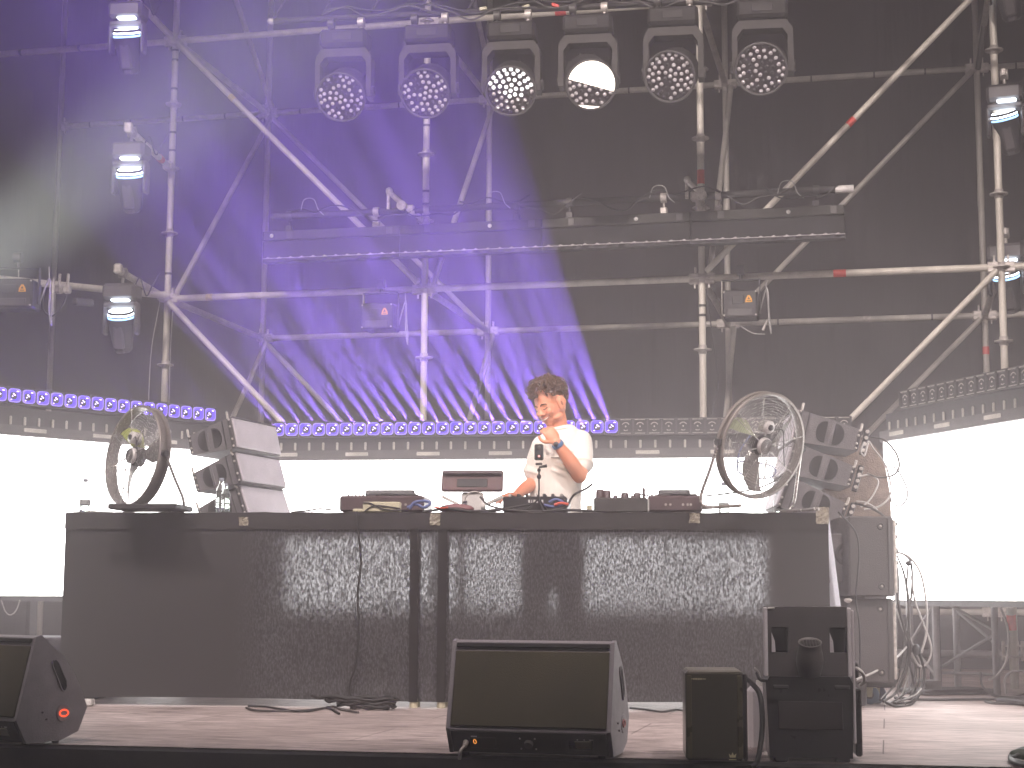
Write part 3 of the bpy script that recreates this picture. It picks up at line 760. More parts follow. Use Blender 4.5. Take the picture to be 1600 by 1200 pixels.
cm = nt.nodes.new('ShaderNodeMixRGB'); lk(nt, thin.outputs[0], cm.inputs[0]); cm.inputs[1].default_value = (.032, .030, .031, 1)
lk(nt, ramp(nt, streak, [(.35, (.014, .014, .015)), (.68, (.070, .068, .074))]), cm.inputs[2]); lk(nt, cm.outputs[0], b.inputs['Base Color'])
cov = nt.nodes.new('ShaderNodeMath'); cov.operation = 'MULTIPLY'
lk(nt, ramp(nt, streak, [(.36, .010), (.50, .034), (.66, .100)]), cov.inputs[0]); lk(nt, ramp(nt, soft, [(.3, .75), (.7, 1.0)]), cov.inputs[1])
cov2 = nt.nodes.new('ShaderNodeMath'); cov2.operation = 'MULTIPLY'; lk(nt, cov.outputs[0], cov2.inputs[0]); lk(nt, thin.outputs[0], cov2.inputs[1]); lk(nt, cov2.outputs[0], mix.inputs[0]); lk(nt, b.outputs[0], mix.inputs[1]); lk(nt, tr.outputs[0], mix.inputs[2]); lk(nt, mix.outputs[0], out.inputs[0])
gauze = m
topcloth = pbr('dense_black_top_cloth', (.055, .05, .046), (.036, .033, .031), .85, 0, 7, bump=.3, bscale=70)
densecloth = pbr('dense_black_cloth', (.040, .037, .037), (.028, .026, .026), .85, 0, 5, (4, 4, .5), bump=.15, bscale=50)
blackband = pbr('black_hem_band', (.032, .029, .029), (.022, .02, .02), .85, 0, 5, bump=.2)
sidecloth = pbr('thin_pale_side_cloth', (.80, .77, .84), (.70, .67, .74), .8, 0, 4, (6, 6, .6))
nt = sidecloth.node_tree; tl = nt.nodes.new('ShaderNodeBsdfTranslucent'); tl.inputs[0].default_value = (.8, .77, .85, 1); ms_ = nt.nodes.new('ShaderNodeMixShader'); ms_.inputs[0].default_value = .5
lk(nt, [n for n in nt.nodes if n.type == 'BSDF_PRINCIPLED'][0].outputs[0], ms_.inputs[1]); lk(nt, tl.outputs[0], ms_.inputs[2]); lk(nt, ms_.outputs[0], [n for n in nt.nodes if n.type == 'OUTPUT_MATERIAL'][0].inputs[0])
silhouetteblack = pbr('leg_silhouette_black', (.012, .011, .011), (.009, .008, .008), .95, 0, 5)
tc_ = thing('table_cloth', 'long black gauzy cloth hanging to the floor round the two platform tables', 'tablecloth', BL, BM)
def sheet(s0, s1, yb, z0, z1, amp, nx, nz, flip=0, ph=0, zslack=0):
    vs = []
    for j in range(nz+1):
        z = z0+(z1-z0)*j/nz; f = 1-(z-z0)/(z1-z0)
        for i in range(nx+1):
            s = s0+(s1-s0)*i/nx
            y = yb-amp*f*(.6+math.sin(s*3.1+ph)+.5*math.sin(s*8.3+1+ph*2)+.25*math.sin(s*19+2))*.6
            zz = z+(zslack*math.sin(s*2.3+ph)*f if z0 < .2 else 0)
            vs.append(V((s, y, zz)))
    return vs, [(j*(nx+1)+i, j*(nx+1)+i+1, (j+1)*(nx+1)+i+1, (j+1)*(nx+1)+i) for j in range(nz) for i in range(nx)]
mb = MB(); vs, fs = sheet(0, BLEN, -.012, .036, HT-.075, .010, 150, 8, 0, 0, .006); mb.add(vs, fs, 0, True); mb.build('front_panel', gauze, tc_)
mb = MB(); vs, fs = sheet(0, BLEN, -.022, HT-.085, HT+.002, .003, 120, 2, 0, 1); mb.add(vs, fs, 0, True)
vs2 = [V((p.x, p.y+.006, p.z)) for p in vs]; mb.add(vs2, [tuple(reversed(f)) for f in fs], 0, True)
mb.build('hem_band', blackband, tc_)
mb = MB(); N = 60
vs = [V((BLEN*i/N, y, HT+.006-(.004 if y < 0 else 0)+.003*math.sin(i*1.7)*(y > 0)*(y < 1))) for y in (-.024, .01, .5, 1.0) for i in range(N+1)]
mb.add(vs, [(j*(N+1)+i, j*(N+1)+i+1, (j+1)*(N+1)+i+1, (j+1)*(N+1)+i) for j in range(3) for i in range(N)], 0, True); mb.build('top_cover', topcloth, tc_)
mb = MB(); vs, fs = sheet(0, 1.02, 0, .03, HT, .03, 30, 8, 0, 2)
vs = [V((BLEN+.004-(p.y)*(1.1)+.085*(1-p.z), p.x, p.z)) for p in vs]; mb.add(vs, fs, 0, True); mb.build('right_side_panel', sidecloth, tc_)
mb = MB(); vs, fs = sheet(0, 1.02, 0, .03, HT, .012, 20, 8, 0, 4); vs = [V((-.004+p.y, p.x, p.z)) for p in vs]; mb.add(vs, fs, 0, True); mb.build('left_side_panel', sidecloth, tc_)
for u, v, wd, hg in ((383, 815, .05, .045), (681, 812, .055, .06), (1085, 810, .055, .05), (1284, 806, .065, .085)):
    p = pl(u, v, BL, BR_); s = (p-BL).dot(bd_dir); z = p.z; mb = MB(); nn = 7; vs = []
    for j in range(nn):
        for i in range(nn):
            vs.append(V((s-wd/2+wd*i/(nn-1)+random.uniform(-.002, .002), -.030-random.uniform(0, .006), z-hg/2+hg*j/(nn-1)+random.uniform(-.002, .002))))
    mb.add(vs, [(j*nn+i, j*nn+i+1, (j+1)*nn+i+1, (j+1)*nn+i) for j in range(nn-1) for i in range(nn-1)]); mb.build('tape_patch', tan_tape, tc_)
for u0_, u1_, ub_ in ((649, 642, 647), (693, 687, 690)):  # dark strips standing in for the leg silhouettes behind the cloth
    sa_, sb2 = (pl(u0_, 830, BL, BR_)-BL).dot(bd_dir), (pl(ub_, 1095, BL, BR_)-BL).dot(bd_dir)
    mb = MB(); mb.prism([(sb2-.023, .0), (sb2+.023, .0), (sa_+.023, HT-.08), (sa_-.023, HT-.08)], -.036, -.033, lambda a, b_, w_: V((a, w_, b_+.03 if b_ < .1 else b_))); mb.build('leg_silhouette', silhouetteblack, tc_)
    MB().cyl((sb2, -.01, 0), (sb2, -.01, .045), .022, seg=14).build('leg_end', beigeplastic, tc_)
# cable hanging down the cloth, the bag of cable below it
def fr(u, v, o=.04): p = pl(u, v, BL, BR_); return p+bn*o
tag(MB().tube(spline([fr(u, v) for u, v in ((560, 800), (562, 830), (566, 880), (561, 930), (563, 990), (557, 1040), (548, 1075), (556, 1096))]), .006, 6).build('hanging_cable', rubber), 'black cable hanging down in front of the long black cloth', 'cable')
t = thing('cable_coil', 'heap of coiled black cable on the floor at the foot of the cloth', 'cable', atz(582, 1108, 0)+V((0, -.02, 0)))
for k in range(9):
    n = 22; rx = .10+.012*k; ph = random.uniform(0, 6)
    pts = [V((math.cos(2*PI*i/n+ph)*rx*(1+.05*math.sin(i*2.3+k))-.01*k+.03*math.sin(k*2.1), math.sin(2*PI*i/n+ph)*.06*(1+.1*math.sin(i+k))-.02, .012+.006*k+.006*math.sin(i*1.7+k))) for i in range(n+3)]
    MB().tube(pts, .0075, 6).build('loop', rubber, t)
for k, (pts, lab) in enumerate((([(385, 1103), (400, 1107), (440, 1108), (490, 1106), (520, 1101), (535, 1106), (560, 1110)], 'pale cable lying along the foot of the cloth, left of the coil'),
                               ([(388, 1100), (420, 1102), (470, 1109), (510, 1103), (530, 1112)], 'second thin cable on the floor at the foot of the cloth'),
                               ([(985, 1103), (1010, 1106), (1035, 1109), (1060, 1106), (1085, 1112)], 'thin black cable on the floor between the monitor and the olive box'))):
    tag(MB().tube(spline([atz(u, v+3, .008) for u, v in pts]), .006, 6).build('floor_cable', greymetal if k == 0 else rubber), lab, 'cable')
p = atz(135, 1103, 0); tag(MB().cbox(p+up*.018, (.07, .1, .034), .006, Matrix.Rotation(.3, 3, 'Z')).build('floor_block', whiteplastic), 'small white block on the floor by the left foot of the cloth', 'block')
# unused pale colour for the screen-lit floor strip behind the cloth
litfloor = pbr('pale_lit_floor', (.70, .66, .66), (.6, .56, .56), .4, 0, 3)

# ================================================================== SPEAKERS
darkhole = pbr('dark_recess', (.012, .012, .013), (.008, .008, .008), .8)
def dhole(cx, w_, h, left, n=12):
    s_ = -1 if left else 1; return [(cx, -h/2)]+[(cx+s_*w_*math.sin(PI*k/n)**.8, -h/2*math.cos(PI*k/n)) for k in range(1, n)]+[(cx, h/2)]
def linecab(origin, fwd, pitch, label, group, mirror=False, D=.29, WD=.56, HF=.185, HB_=.115):
    """wedge cabinet: local x to its mouth, z up; the cheek seen is the one at y = -WD/2 (or + when mirrored)"""
    f = V(fwd).normalized(); side = up.cross(f); f2 = (f*math.cos(pitch)+up*math.sin(pitch)).normalized(); u2 = f2.cross(side)
    M = Matrix((f2, side, u2)).transposed()
    t = thing('line_array_speaker', label, 'speaker', origin, M, group)
    s_ = 1 if mirror else -1; y0 = s_*WD/2
    prof = [(-D/2, -HB_/2), (-D/2+.02, -HB_/2-.002), (D/2-.055, -HF/2+.006), (D/2, -HF/2), (D/2, HF/2), (D/2-.055, HF/2-.006), (-D/2+.02, HB_/2+.002), (-D/2, HB_/2)]
    if s_ > 0: prof = prof[::-1]
    MB().prism(prof, y0*.985, -y0*.985, lambda a, b_, w_: V((a, w_, b_)), 0).build('cabinet', cabinetpaint, t)
    ys = y0
    def on(a, b_, w_): return V((a, ys+s_*w_, b_))
    for cx, lf in ((-.022, True), (.022, False)):
        MB().prism(dhole(cx-.01, .055, .118, lf), -.004, .002, on).build('grip_recess', darkhole, t)
    MB().prism([(-.0285, -.055), (-.0145, -.055), (-.0145, .055), (-.0285, .055)], .002, .007, on).build('grip_bar', cabinetpaint, t)
    MB().prism([(D/2-.062, -HF/2+.008), (D/2-.056, -HF/2+.008), (D/2-.056, HF/2-.008), (D/2-.062, HF/2-.008)], .0, .004, on).build('seam', blackmetal, t)
    # rigging rails at front and rear of the cheek
    for xa, hh in ((D/2-.012, HF), (-D/2+.012, HB_)):
        rl = MB(); rl.cbox((xa, ys+s_*.008, 0), (.016, .014, hh*.98), .003); r = rl.build('rigging_rail', blackmetal, t)
        for q in (-.42, -.2, .2, .42):
            MB().sph((xa+.006, ys+s_*.015, q*hh), .007, 8, 6).build('pin', castzinc, r)
        MB().cbox((xa, ys+s_*.012, hh/2+.012), (.014, .008, .045), .003).build('link_plate', castzinc, r)
    g = MB(); g.cbox((D/2+.006, 0, 0), (.012, WD*.985, HF*.93), .004); g.build('front_grille', cabinetgrille, t)
    MB().box((D/2+.008, 0, HF*.49), (.014, WD*.99, .006)).build('grille_trim', cabinetpaint, t)
    mk = MB()
    for k, wl in enumerate((.008, .02, .012, .016, .007, .014)): mk.box((D/2+.0165, -.05+k*.022, HF*.49), (.002, wl, .007))
    mk.build('brand_lettering', blackplastic, t)
    return t, M
fL = V((math.cos(-.10), math.sin(-.10), 0))
for (u, v, pt, lab) in ((330, 686, .235, 'topmost tilted grey line array speaker in the left stack, right of the left fan'),
                        (338, 742, .30, 'middle line array speaker in the left stack, partly behind two bottles'),
                        (346, 795, .36, 'lowest line array speaker in the left stack, sinking behind the table')):
    c = atd(u, v, 9.45)
    side = up.cross(fL); linecab(c+side*.28, fL, pt, lab, 'left line array speakers')
fR = V((-math.cos(.19), -math.sin(.19), 0))
for (u, v, pt, lab) in ((1294, 676, .24, 'topmost tilted line array speaker in the right stack, behind the right fan'),
                        (1284, 730, .30, 'middle line array speaker in the right stack'),
                        (1272, 785, .36, 'lowest line array speaker in the right stack, above the corner of the cloth')):
    c = atd(u, v, 9.0)
    side = up.cross(fR); t, M = linecab(c-side*.28, fR, pt, lab, 'right line array speakers', True, D=.36)
    # connector strip with leads at the rear corner
    r = MB().cbox((-.205, .27, .0), (.03, .03, .15), .004).build('connector_strip', blackmetal, t)
    for q in (-.05, -.015, .02, .055):
        MB().cyl((-.205, .285, q), (-.205, .30, q), .010, seg=10).build('socket', castzinc, r)
subpaint = pbr('dark_subwoofer_paint', (.085, .078, .078), (.062, .057, .057), .65, 0, 14, bump=.5, bscale=160)
def sub(u, v, d, hgt, label, yawz, wd=.24, dp=.62):
    c = atd(u, v, d); t = thing('subwoofer', label, 'speaker', c, yawz, 'subwoofers under the right stack')
    MB().cbox((0, dp/2, 0), (wd, dp, hgt-.006), .008).build('cabinet', subpaint, t)
    MB().cbox((wd/2-.028, -.003, 0), (.012, .008, hgt*.94), .002).build('corner_rail', greymetal, t)
    for q in (-.37, .37):
        r = MB().ring((.05, -.002, q*hgt), (0, 1, 0), .016, .003, 16, 5).build('fly_point', blackmetal, t)
        MB().sph((.05, -.003, q*hgt), .007, 8, 6).build('bolt', castzinc, r)
    r = MB().cbox((wd/2+.008, .03, 0), (.016, .05, hgt*.9), .003).build('rear_rail', castzinc, t)
    for q in range(6): MB().cbox((wd/2+.020, .02, (q/5-.5)*hgt*.8), (.014, .02, .022), .004).build('latch', greymetal, r)
    return t
d_s = 8.62
sub(1362, 869, d_s, .425, 'upper tall dark subwoofer beside the right end of the cloth', YAW*1.3)
sub(1362, 1001, d_s, .445, 'lower dark subwoofer standing on the wheeled dolly', YAW*1.3)
# narrower cabinet with round horn between the cloth and the subwoofers
c = atd(1325, 872, 8.75); t = thing('horn_speaker', 'narrow speaker cabinet with a round driver between the cloth and the subwoofers', 'speaker', c, YAW*1.3)
MB().cbox((-.02, .25, 0), (.20, .5, .26), .006).build('cabinet', cabinetpaint, t)
MB().lathe([(.058, 0), (.052, .006), (.035, -.004), (.022, -.012), (.018, .004), (0, .006)], (-.015, -.004, .02), (0, -1, 0), 24).build('driver', blackplastic, t)
c = atd(1330, 1010, 8.75); t = thing('monitor_case', 'dark case hidden low between the cloth and the lower subwoofer', 'case', c, YAW*1.3)
MB().cbox((0, .3, -.02), (.19, .5, .6), .008).build('body', cabinetpaint, t); MB().cbox((0, .045, -.1), (.12, .006, .2), .003).build('panel', blackmetal, t)
pin = MB(); p = atd(1325, 938, 8.45); pin.sph(p, (.02, .015, .012)); tag(pin.build('clamp_head', castzinc), 'shiny clamp head beside the lower end of the pale side cloth', 'clamp')
# dolly with castors
bc = atz(1362, 1101, 0); t = thing('dolly', 'low black wheeled dolly with blue castors under the subwoofers', 'dolly', bc, YAW*1.3)
MB().cbox((0, .3, .115), (.27, .62, .05), .008).build('board', blackdeck, t)
bluerubber = pbr('blue_grey_wheel_rubber', (.16, .22, .30), (.12, .17, .24), .6, 0, 20)
for x, y in ((-.0, .03), (.06, .10), (-.06, .52), (.08, .55)):
    ws = MB().lathe([(.022, -.014), (.045, -.016), (.050, -.012), (.050, .012), (.045, .016), (.022, .014)], (x, y, .05), (.35, 1, 0), 26).build('wheel', bluerubber, t)
    MB().cyl(V((x, y, .05))-V((.35, 1, 0)).normalized()*.012, V((x, y, .05))+V((.35, 1, 0)).normalized()*.012, .022, seg=16).build('hub', greymetal, ws)
    fk = MB()
    for s_ in (-1, 1):
        o_ = V((.35, 1, 0)).normalized()*.022*s_; fk.prism([(-.013, -.01), (.013, -.01), (.02, .05), (-.02, .05)], -.0015, .0015, lambda a, b_, w_: V((x, y, .05))+o_+V((1, -.35, 0)).normalized()*a+up*b_+V((.35, 1, 0)).normalized()*w_)
    fk.box((x, y, .093), (.06, .07, .006)); fk.build('fork', beigeplastic, ws)
# brown felt-like bale with rounded shoulder behind the right stack
m_felt = pbr('rough_brown_felt', (.20, .15, .12), (.10, .075, .065), .95, 0, 22, bump=1, bscale=120)
c = atd(1350, 800, 9.35); t = thing('felt_cover', 'rough brown felt cover with a rounded shoulder behind the leads of the right stack', 'cover', c, YAW)
pr_ = [(-.22, -.30), (.13, -.30), (.15, -.2), (.155, 0), (.15, .12), (.13, .25), (.10, .34), (.04, .41), (-.06, .45), (-.22, .46)]
mb = MB(); mb.prism(pr_, 0, .22, lambda a, b_, w_: V((a, w_, b_))); t2 = mb.build('panel', m_felt, t)
t2.location.z = .0

# ================================================================== FANS
fanmetal = pbr('brushed_fan_drum', (.30, .27, .25), (.23, .21, .19), .42, .2, 5)
fanwire = pbr('chromed_guard_wire', (.62, .60, .58), (.5, .48, .46), .25, .7, 20)
motorpaint = pbr('pale_motor_paint', (.66, .64, .63), (.55, .53, .52), .4, .1, 20)
fanblade = pbr('grey_fan_blade', (.34, .33, .32), (.26, .25, .24), .35, .5, 9)
palegreen = pbr('pale_green_fan_blade', (.50, .55, .36), (.40, .45, .28), .35, .1, 9)
def fan(u, v, d, fcam, Rr, depth, label, footz, ang, blades=None):
    c = atd(u, v, d); f = camdir(*fcam); M = axes(f)
    t = thing('drum_fan', label, 'fan', c, M, 'drum fans standing on the table')
    X = V((1, 0, 0))
    mb = MB(); mb.lathe([(Rr-.002, -.002), (Rr+.009, 0), (Rr+.012, -.008), (Rr+.003, -.016), (Rr, -.05), (Rr, -depth+.02), (Rr+.01, -depth), (Rr, -depth), (Rr-.004, -depth+.01), (Rr-.005, -.016), (Rr-.002, -.002)], (0, 0, 0), X, 72)
    mb.build('drum', fanmetal, t)
    g = MB(); n = 15
    for k in range(n):
        r = .075+(Rr-.08)*k/(n-1); g.ring((.004+.006*math.sin(PI*k/(n-1)), 0, 0), X, r, .0011, 60, 4)
    gp = g.build('front_guard', fanwire, t)
    g = MB()
    for k in range(8):
        a = 2*PI*k/8+.25; e = V((0, math.cos(a), math.sin(a))); g.cyl(e*.05+X*.006, e*(Rr+.003), .0022, seg=6)
    for s_ in (-.022, .022): g.cyl(V((.012, s_, -.0)), V((.012, s_*1.2, -Rr)), .003, seg=6)
    g.build('guard_spokes', fanwire, gp)
    g = MB()
    for k in range(9):
        r = .075+(Rr-.08)*k/8; g.ring((-depth, 0, 0), X, r, .0011, 48, 4)
    for k in range(8):
        a = 2*PI*k/8; e = V((0, math.cos(a), math.sin(a))); g.cyl(e*.05-X*depth, e*(Rr+.003)-X*depth, .0022, seg=6)
    g.build('rear_guard', fanwire, t)
    hb = MB(); hb.lathe([(0, -.012), (.048, -.012), (.052, -.02), (.052, -.06), (.02, -.065)], (0, 0, 0), X, 28); h = hb.build('hub', blackmetal, t)
    for k in range(3):
        a0 = ang+2*PI*k/3; rows = []
        for j in range(9):
            q = j/8; r = .045+(Rr-.065)*q; wd = (.30+.32*math.sin(PI*min(1, q*1.15))**.8) * (1-.25*q); sw = .55*q; tw = .040-.020*q
            rows.append([V((-.045+tw*(s_/4-.5)*2*.8+.006*math.sin(PI*s_/4), math.cos(a0+sw+wd*(s_/4-.5))*r, math.sin(a0+sw+wd*(s_/4-.5))*r)) for s_ in range(5)])
        vs = [p for r in rows for p in r]; fs = [(j*5+i, j*5+i+1, (j+1)*5+i+1, (j+1)*5+i) for j in range(8) for i in range(4)]
        bm = MB(); bm.add(vs, fs, 0, True); bm.add([p-X*.0025 for p in vs], [tuple(reversed(q)) for q in fs], 0, True)
        bm.build('blade', (blades or [fanblade]*3)[k], t)
    mt = MB(); mt.lathe([(0, .016), (.038, .015), (.043, .009), (.044, 0), (.044, -.006)], (0, 0, -.0), X, 28); mo = mt.build('guard_badge', motorpaint, t)
    for r in (.034, .026, .018, .010): MB().ring((.017, 0, 0), X, r, .0018, 26, 5).build('badge_ring', greymetal, mo)
    bx = MB(); bx.lathe([(0, .024), (.028, .023), (.033, .016), (.034, -.03)], (0, 0, .098), X, 26); b2 = bx.build('switch_box', motorpaint, t)
    MB().lathe([(0, .034), (.013, .033), (.015, .028), (.015, .022)], (0, 0, .098), X, 18).build('knob', blackplastic, b2)
    MB().tube(spline([(.02, .03, .09), (.035, .075, .09), (.03, .10, .02), (.03, .13, -.09)]), .003, 6).build('switch_lead', blackplastic, t)
    # stand: two legs from the side pivots down to a bent foot
    Mi = M.inverted(); 
    horiz = up.cross(f).normalized()
    for s_ in (-1, 1):
        a = c+horiz*(Rr+.018)*s_-f*depth*.45; zf = footz
        k1 = V((a.x, a.y, zf+.05))+horiz*s_*.035-V((f.x, f.y, 0)).normalized()*.10; k2 = V((a.x, a.y, zf+.008))+horiz*s_*-.01+V((f.x, f.y, 0)).normalized()*-.09
        kk = V((a.x, a.y, zf+.008))+V((f.x, f.y, 0)).normalized()*.12-horiz*s_*.03
        MB().tube([Mi@(p-c) for p in spline([a, lin(a, k1, .5), k1, k2, kk], 6)], .008, 8).build('stand_leg', fanwire, t)
        MB().cyl(Mi@(a-c-horiz*s_*.02), Mi@(a-c+horiz*s_*.016), .017, seg=14).build('pivot_knob', blackplastic, t)
    mb = MB(); p = V((c.x, c.y, footz+.006))-V((f.x, f.y, 0)).normalized()*.03
    for s_ in (-1, 1): 
        a = p+horiz*s_*(Rr+.0); mb.cyl(Mi@(a-V((f.x, f.y, 0)).normalized()*.14-c), Mi@(a+V((f.x, f.y, 0)).normalized()*.14-c), .008, seg=8)
    mb.build('foot_bar', fanmetal, t)
    return t
print('fan bottoms', (atd(1194, 779, 8.2)-CAM).z, atd(1194, 779, 8.2).z, atd(200, 788, 8.75).z)
fan(1194, 697, 8.25, (.54, -.16, -.83), .262, .055, 'large round drum fan seen almost head on, standing at the right end of the table', HT+.008, 4.3, [fanblade, fanblade, palegreen])
fan(206, 712, 8.85, (-.72, .20, -.66), .268, .07, 'large round drum fan seen at an angle, standing at the left end of the table', HT+.008, 4.0, [fanblade, fanblade, greenpaint])
p = atd(236, 792, 8.6); t = MB().cbox((p.x, p.y, HT+.022), (.36, .32, .028), .006, BM); tag(t.build('base_plate', blackdeck), 'dark flat plate under the left fan on the table', 'plate')
# ================================================================== GEAR ON THE TABLE
def tp(u, v, yb=.15): p = pl(u, v, BL-bn*yb, BR_-bn*yb); return p         # point above the table, yb behind its front edge
def ts(u, yb): return (tp(u, 800, yb)-BL).dot(bd_dir)
def tx(u, yb, z=HT+.006): return bt(ts(u, yb), yb, z)
rosydark = pbr('gear_black_paint', (.11, .075, .08), (.08, .055, .058), .45, 0, 12)
T0 = HT+.008
def player(u0, u1, yb, label, white=False):
    s0_, s1_ = ts(u0, yb), ts(u1, yb); L = s1_-s0_; c = bt((s0_+s1_)/2, yb+.17, T0)
    t = thing('media_player', label, 'music player', c, BM, 'players left and right of the mixer')
    MB().cbox((0, 0, .05), (L, .34, .085), .010).build('body', rosydark, t)
    MB().cbox((L*.16, -.02, .098), (L*.50, .22, .012), .005).build('top_plate', blackmetal, t)
    MB().lathe([(.0, .014), (.085, .014), (.095, .008), (.10, 0)], (-L*.02, -.03, .094), (0, 0, 1), 36).build('jog_wheel', greymetal, t)
    sc = MB(); sc.cbox((0, .13, .118), (L*.6, .05, .035), .006, Matrix.Rotation(-.4, 3, 'X')); sc.build('tilted_screen', blackplastic, t)
    for k in range(5): MB().cyl((-L*.42+k*.018, -.10+.01*k, .092), (-L*.42+k*.018, -.10+.01*k, .104), .006, seg=8).build('button', whiteplastic if k % 2 else greymetal, t)
    for k, dx in enumerate((-.06, -.03, .05, .08, .10)):
        MB().cyl((dx*L/.35, -.172, .045), (dx*L/.35, -.166, .045), .007, seg=10).build('rear_socket', castzinc, t)
    return t
player(530, 662, .12, 'dark music player at the left end of the gear, behind the beige box')
player(1012, 1098, .12, 'dark music player at the right end of the gear, near the right fan')
t = thing('small_box', 'beige flat box with a black lead looped over it, in front of the left player', 'box', tx(597, .03), BM)
MB().cbox((0, .0, .028), (.20, .05, .055), .006).build('body', beigeplastic, t)
MB().cbox((-.125, -.005, .01), (.055, .04, .018), .004).build('foot', beigeplastic, t)
MB().tube(spline([(-.10, -.028, .05), (-.06, -.03, .048), (0, -.03, .02), (.05, -.03, .012), (.11, -.025, .012)]), .0035, 6).build('lead', rubber, t)
MB().tube(spline([(-.09, -.03, .004), (-.05, -.03, .03), (.0, -.03, .034), (.1, -.028, .02)]), .0035, 6).build('lead', rubber, t)
# mixer in the middle
t = thing('dj_mixer', 'low black mixer with knobs in the middle of the table, beside the phone tripod', 'mixer', bt((ts(790, .2)+ts(885, .2))/2, .30, T0), BM)
MB().cbox((0, 0, .045), (.34, .38, .085), .008).build('body', blackmetal, t)
for i in range(7):
    for j in range(3): MB().lathe([(.009, 0), (.0085, .016), (.006, .019), (0, .019)], (-.14+.046*i, -.10+.09*j, .088), (0, 0, 1), 10).build('knob', castzinc if (i+j) % 3 == 0 else blackplastic, t)
mk = MB()
for k, wl in enumerate((.012, .006, .014, .010, .008, .012)): mk.box((-.03+k*.014, -.1925, .062), (wl*.8, .002, .016))
mk.build('brand_lettering', whiteplastic, t)
# effect unit with row of knobs right of the performer
t = thing('effects_unit', 'grey effects unit with big knobs between the performer and the right player', 'effects unit', bt((ts(928, .1)+ts(1012, .1))/2, .20, T0), BM)
L = ts(1012, .1)-ts(928, .1)
MB().cbox((0, 0, .04), (L, .26, .08), .008).build('body', greymetal, t)
for k, (x, r, h) in enumerate(((-.11, .024, .05), (-.075, .022, .045), (-.03, .012, .02), (.02, .022, .032), (.062, .012, .018), (.085, .020, .032), (.12, .008, .06))):
    MB().lathe([(r, 0), (r*.95, h*.8), (r*.7, h), (0, h)], (x*L/.28, .0, .08), (0, 0, 1), 14).build('knob', rosydark, t)
MB().cbox((L/2+.004, -.1, .04), (.008, .03, .065), .002).build('end_strip', whiteplastic, t)
t = MB().cbox(tx(921, .05)+up*.02, (.028, .03, .04), .004, BM); tag(t.build('adapter', beigeplastic), 'small beige adapter plug beside the grey effects unit', 'adapter')
# monitor / laptop seen from behind on a white stand
yb = .42; c = bt((ts(690, yb)+ts(786, yb))/2, yb, 0); c.z = 0
zt_, zb_ = tp(735, 735, yb).z, tp(735, 769, yb).z; wL = ts(786, yb)-ts(690, yb)
t = thing('touch_monitor', 'dark red-brown monitor seen from its back on a white stand, left of the performer', 'monitor', (c.x, c.y, T0), BM)
maroon = pbr('dark_maroon_casing', (.13, .055, .055), (.09, .04, .042), .4, 0, 10)
Mt = Matrix.Rotation(-.25, 3, 'X'); zc = (zt_+zb_)/2-T0
MB().cbox((0, 0, zc), (wL, .03, zt_-zb_), .007, Mt).build('casing', maroon, t)
MB().cbox((0, -.012, zc+(zt_-zb_)*.38), (wL*.97, .03, (zt_-zb_)*.2), .006, Mt).build('top_edge', rosydark, t)
MB().cbox((0, -.018, zc-.01), (wL*.5, .008, .05), .003, Mt).build('back_plate', blackmetal, t)
st = MB(); st.cbox((0, .02, (zb_-T0)/2), (wL*.36, .05, zb_-T0), .01)
for s_ in (-1, 1): st.cbox((s_*wL*.36, .0, (zb_-T0)*.65), (wL*.30, .035, .018), .004, Matrix.Rotation(-s_*.45, 3, 'Y'))
st.build('stand', whiteplastic, t)
t = thing('headphones', 'pair of silver headphones standing upright before the monitor', 'headphones', tx(741, .30), BM)
MB().ring((0, 0, .075), (0, 1, 0), .052, .005, 30, 6, 0, -.35, PI+.35).build('headband', castzinc, t)
for s_ in (-1, 1): MB().cyl((s_*.040, 0, .05), (s_*.062, 0, .05), .028, .024, seg=18).build('ear_cup', whiteplastic if s_ > 0 else blackplastic, t)
t = thing('small_case', 'rounded dark pink case lying under the white monitor stand', 'case', tx(712, .06), BM)
MB().sph((0, .03, .022), (.095, .05, .028), 20, 10).build('body', pbr('dusky_pink_case', (.34, .17, .18), (.25, .12, .13), .5), t)
MB().ring((0, .03, .024), (0, 0, 1), .07, .002, 30, 5, sx=1.32, sy=.7).build('zip', blackplastic, t)
# phone on a little tripod
yb = .07; base = tx(842, yb); t = thing('phone_tripod', 'slim black tripod on the table in front of the performer', 'tripod', base, BM)
zt_ = tp(840, 722, yb).z-T0
MB().cyl((0, 0, .05), (0, 0, zt_-.03), .0045, seg=8).build('column', blackmetal, t)
for k in range(3):
    a = 2*PI*k/3-1.2; MB().tube([V((0, 0, .075)), V((math.cos(a)*.05, math.sin(a)*.04, .03)), V((math.cos(a)*.085, math.sin(a)*.07, .004))], .0045, 6).build('leg', blackmetal, t)
MB().sph((0, 0, zt_-.075), (.012, .011, .014), 12, 8).build('joint', blackplastic, t)
MB().sph((.0, 0, zt_-.04), (.010, .010, .010), 12, 8).build('ball_head', blackplastic, t)
MB().cyl((0, 0, zt_-.025), (.042, -.004, zt_-.018), .005, .009, seg=8).build('tilt_handle', blackplastic, t)
MB().cbox((0, 0, zt_-.008), (.036, .018, .012), .003).build('phone_grip', blackplastic, t)
hp = tp(840, 735-13-14, yb); hp = V((base.x, base.y, tp(840, 706.5, yb).z)); t = thing('action_camera', 'small upright black camera with a red light on top of the tripod', 'camera', hp, BM)
MB().cbox((0, 0, 0), (.048, .022, .085), .006).build('body', blackplastic, t)
MB().lathe([(.0, .004), (.008, .004), (.012, 0)], (0, -.0115, .022), (0, -1, 0), 16).build('lens', greymetal, t)
MB().cyl((.001, -.011, -.022), (.001, -.0135, -.022), .0055, seg=12).build('record_light', glow('red_white_record_light', (1, .35, .28), 2.2), t)
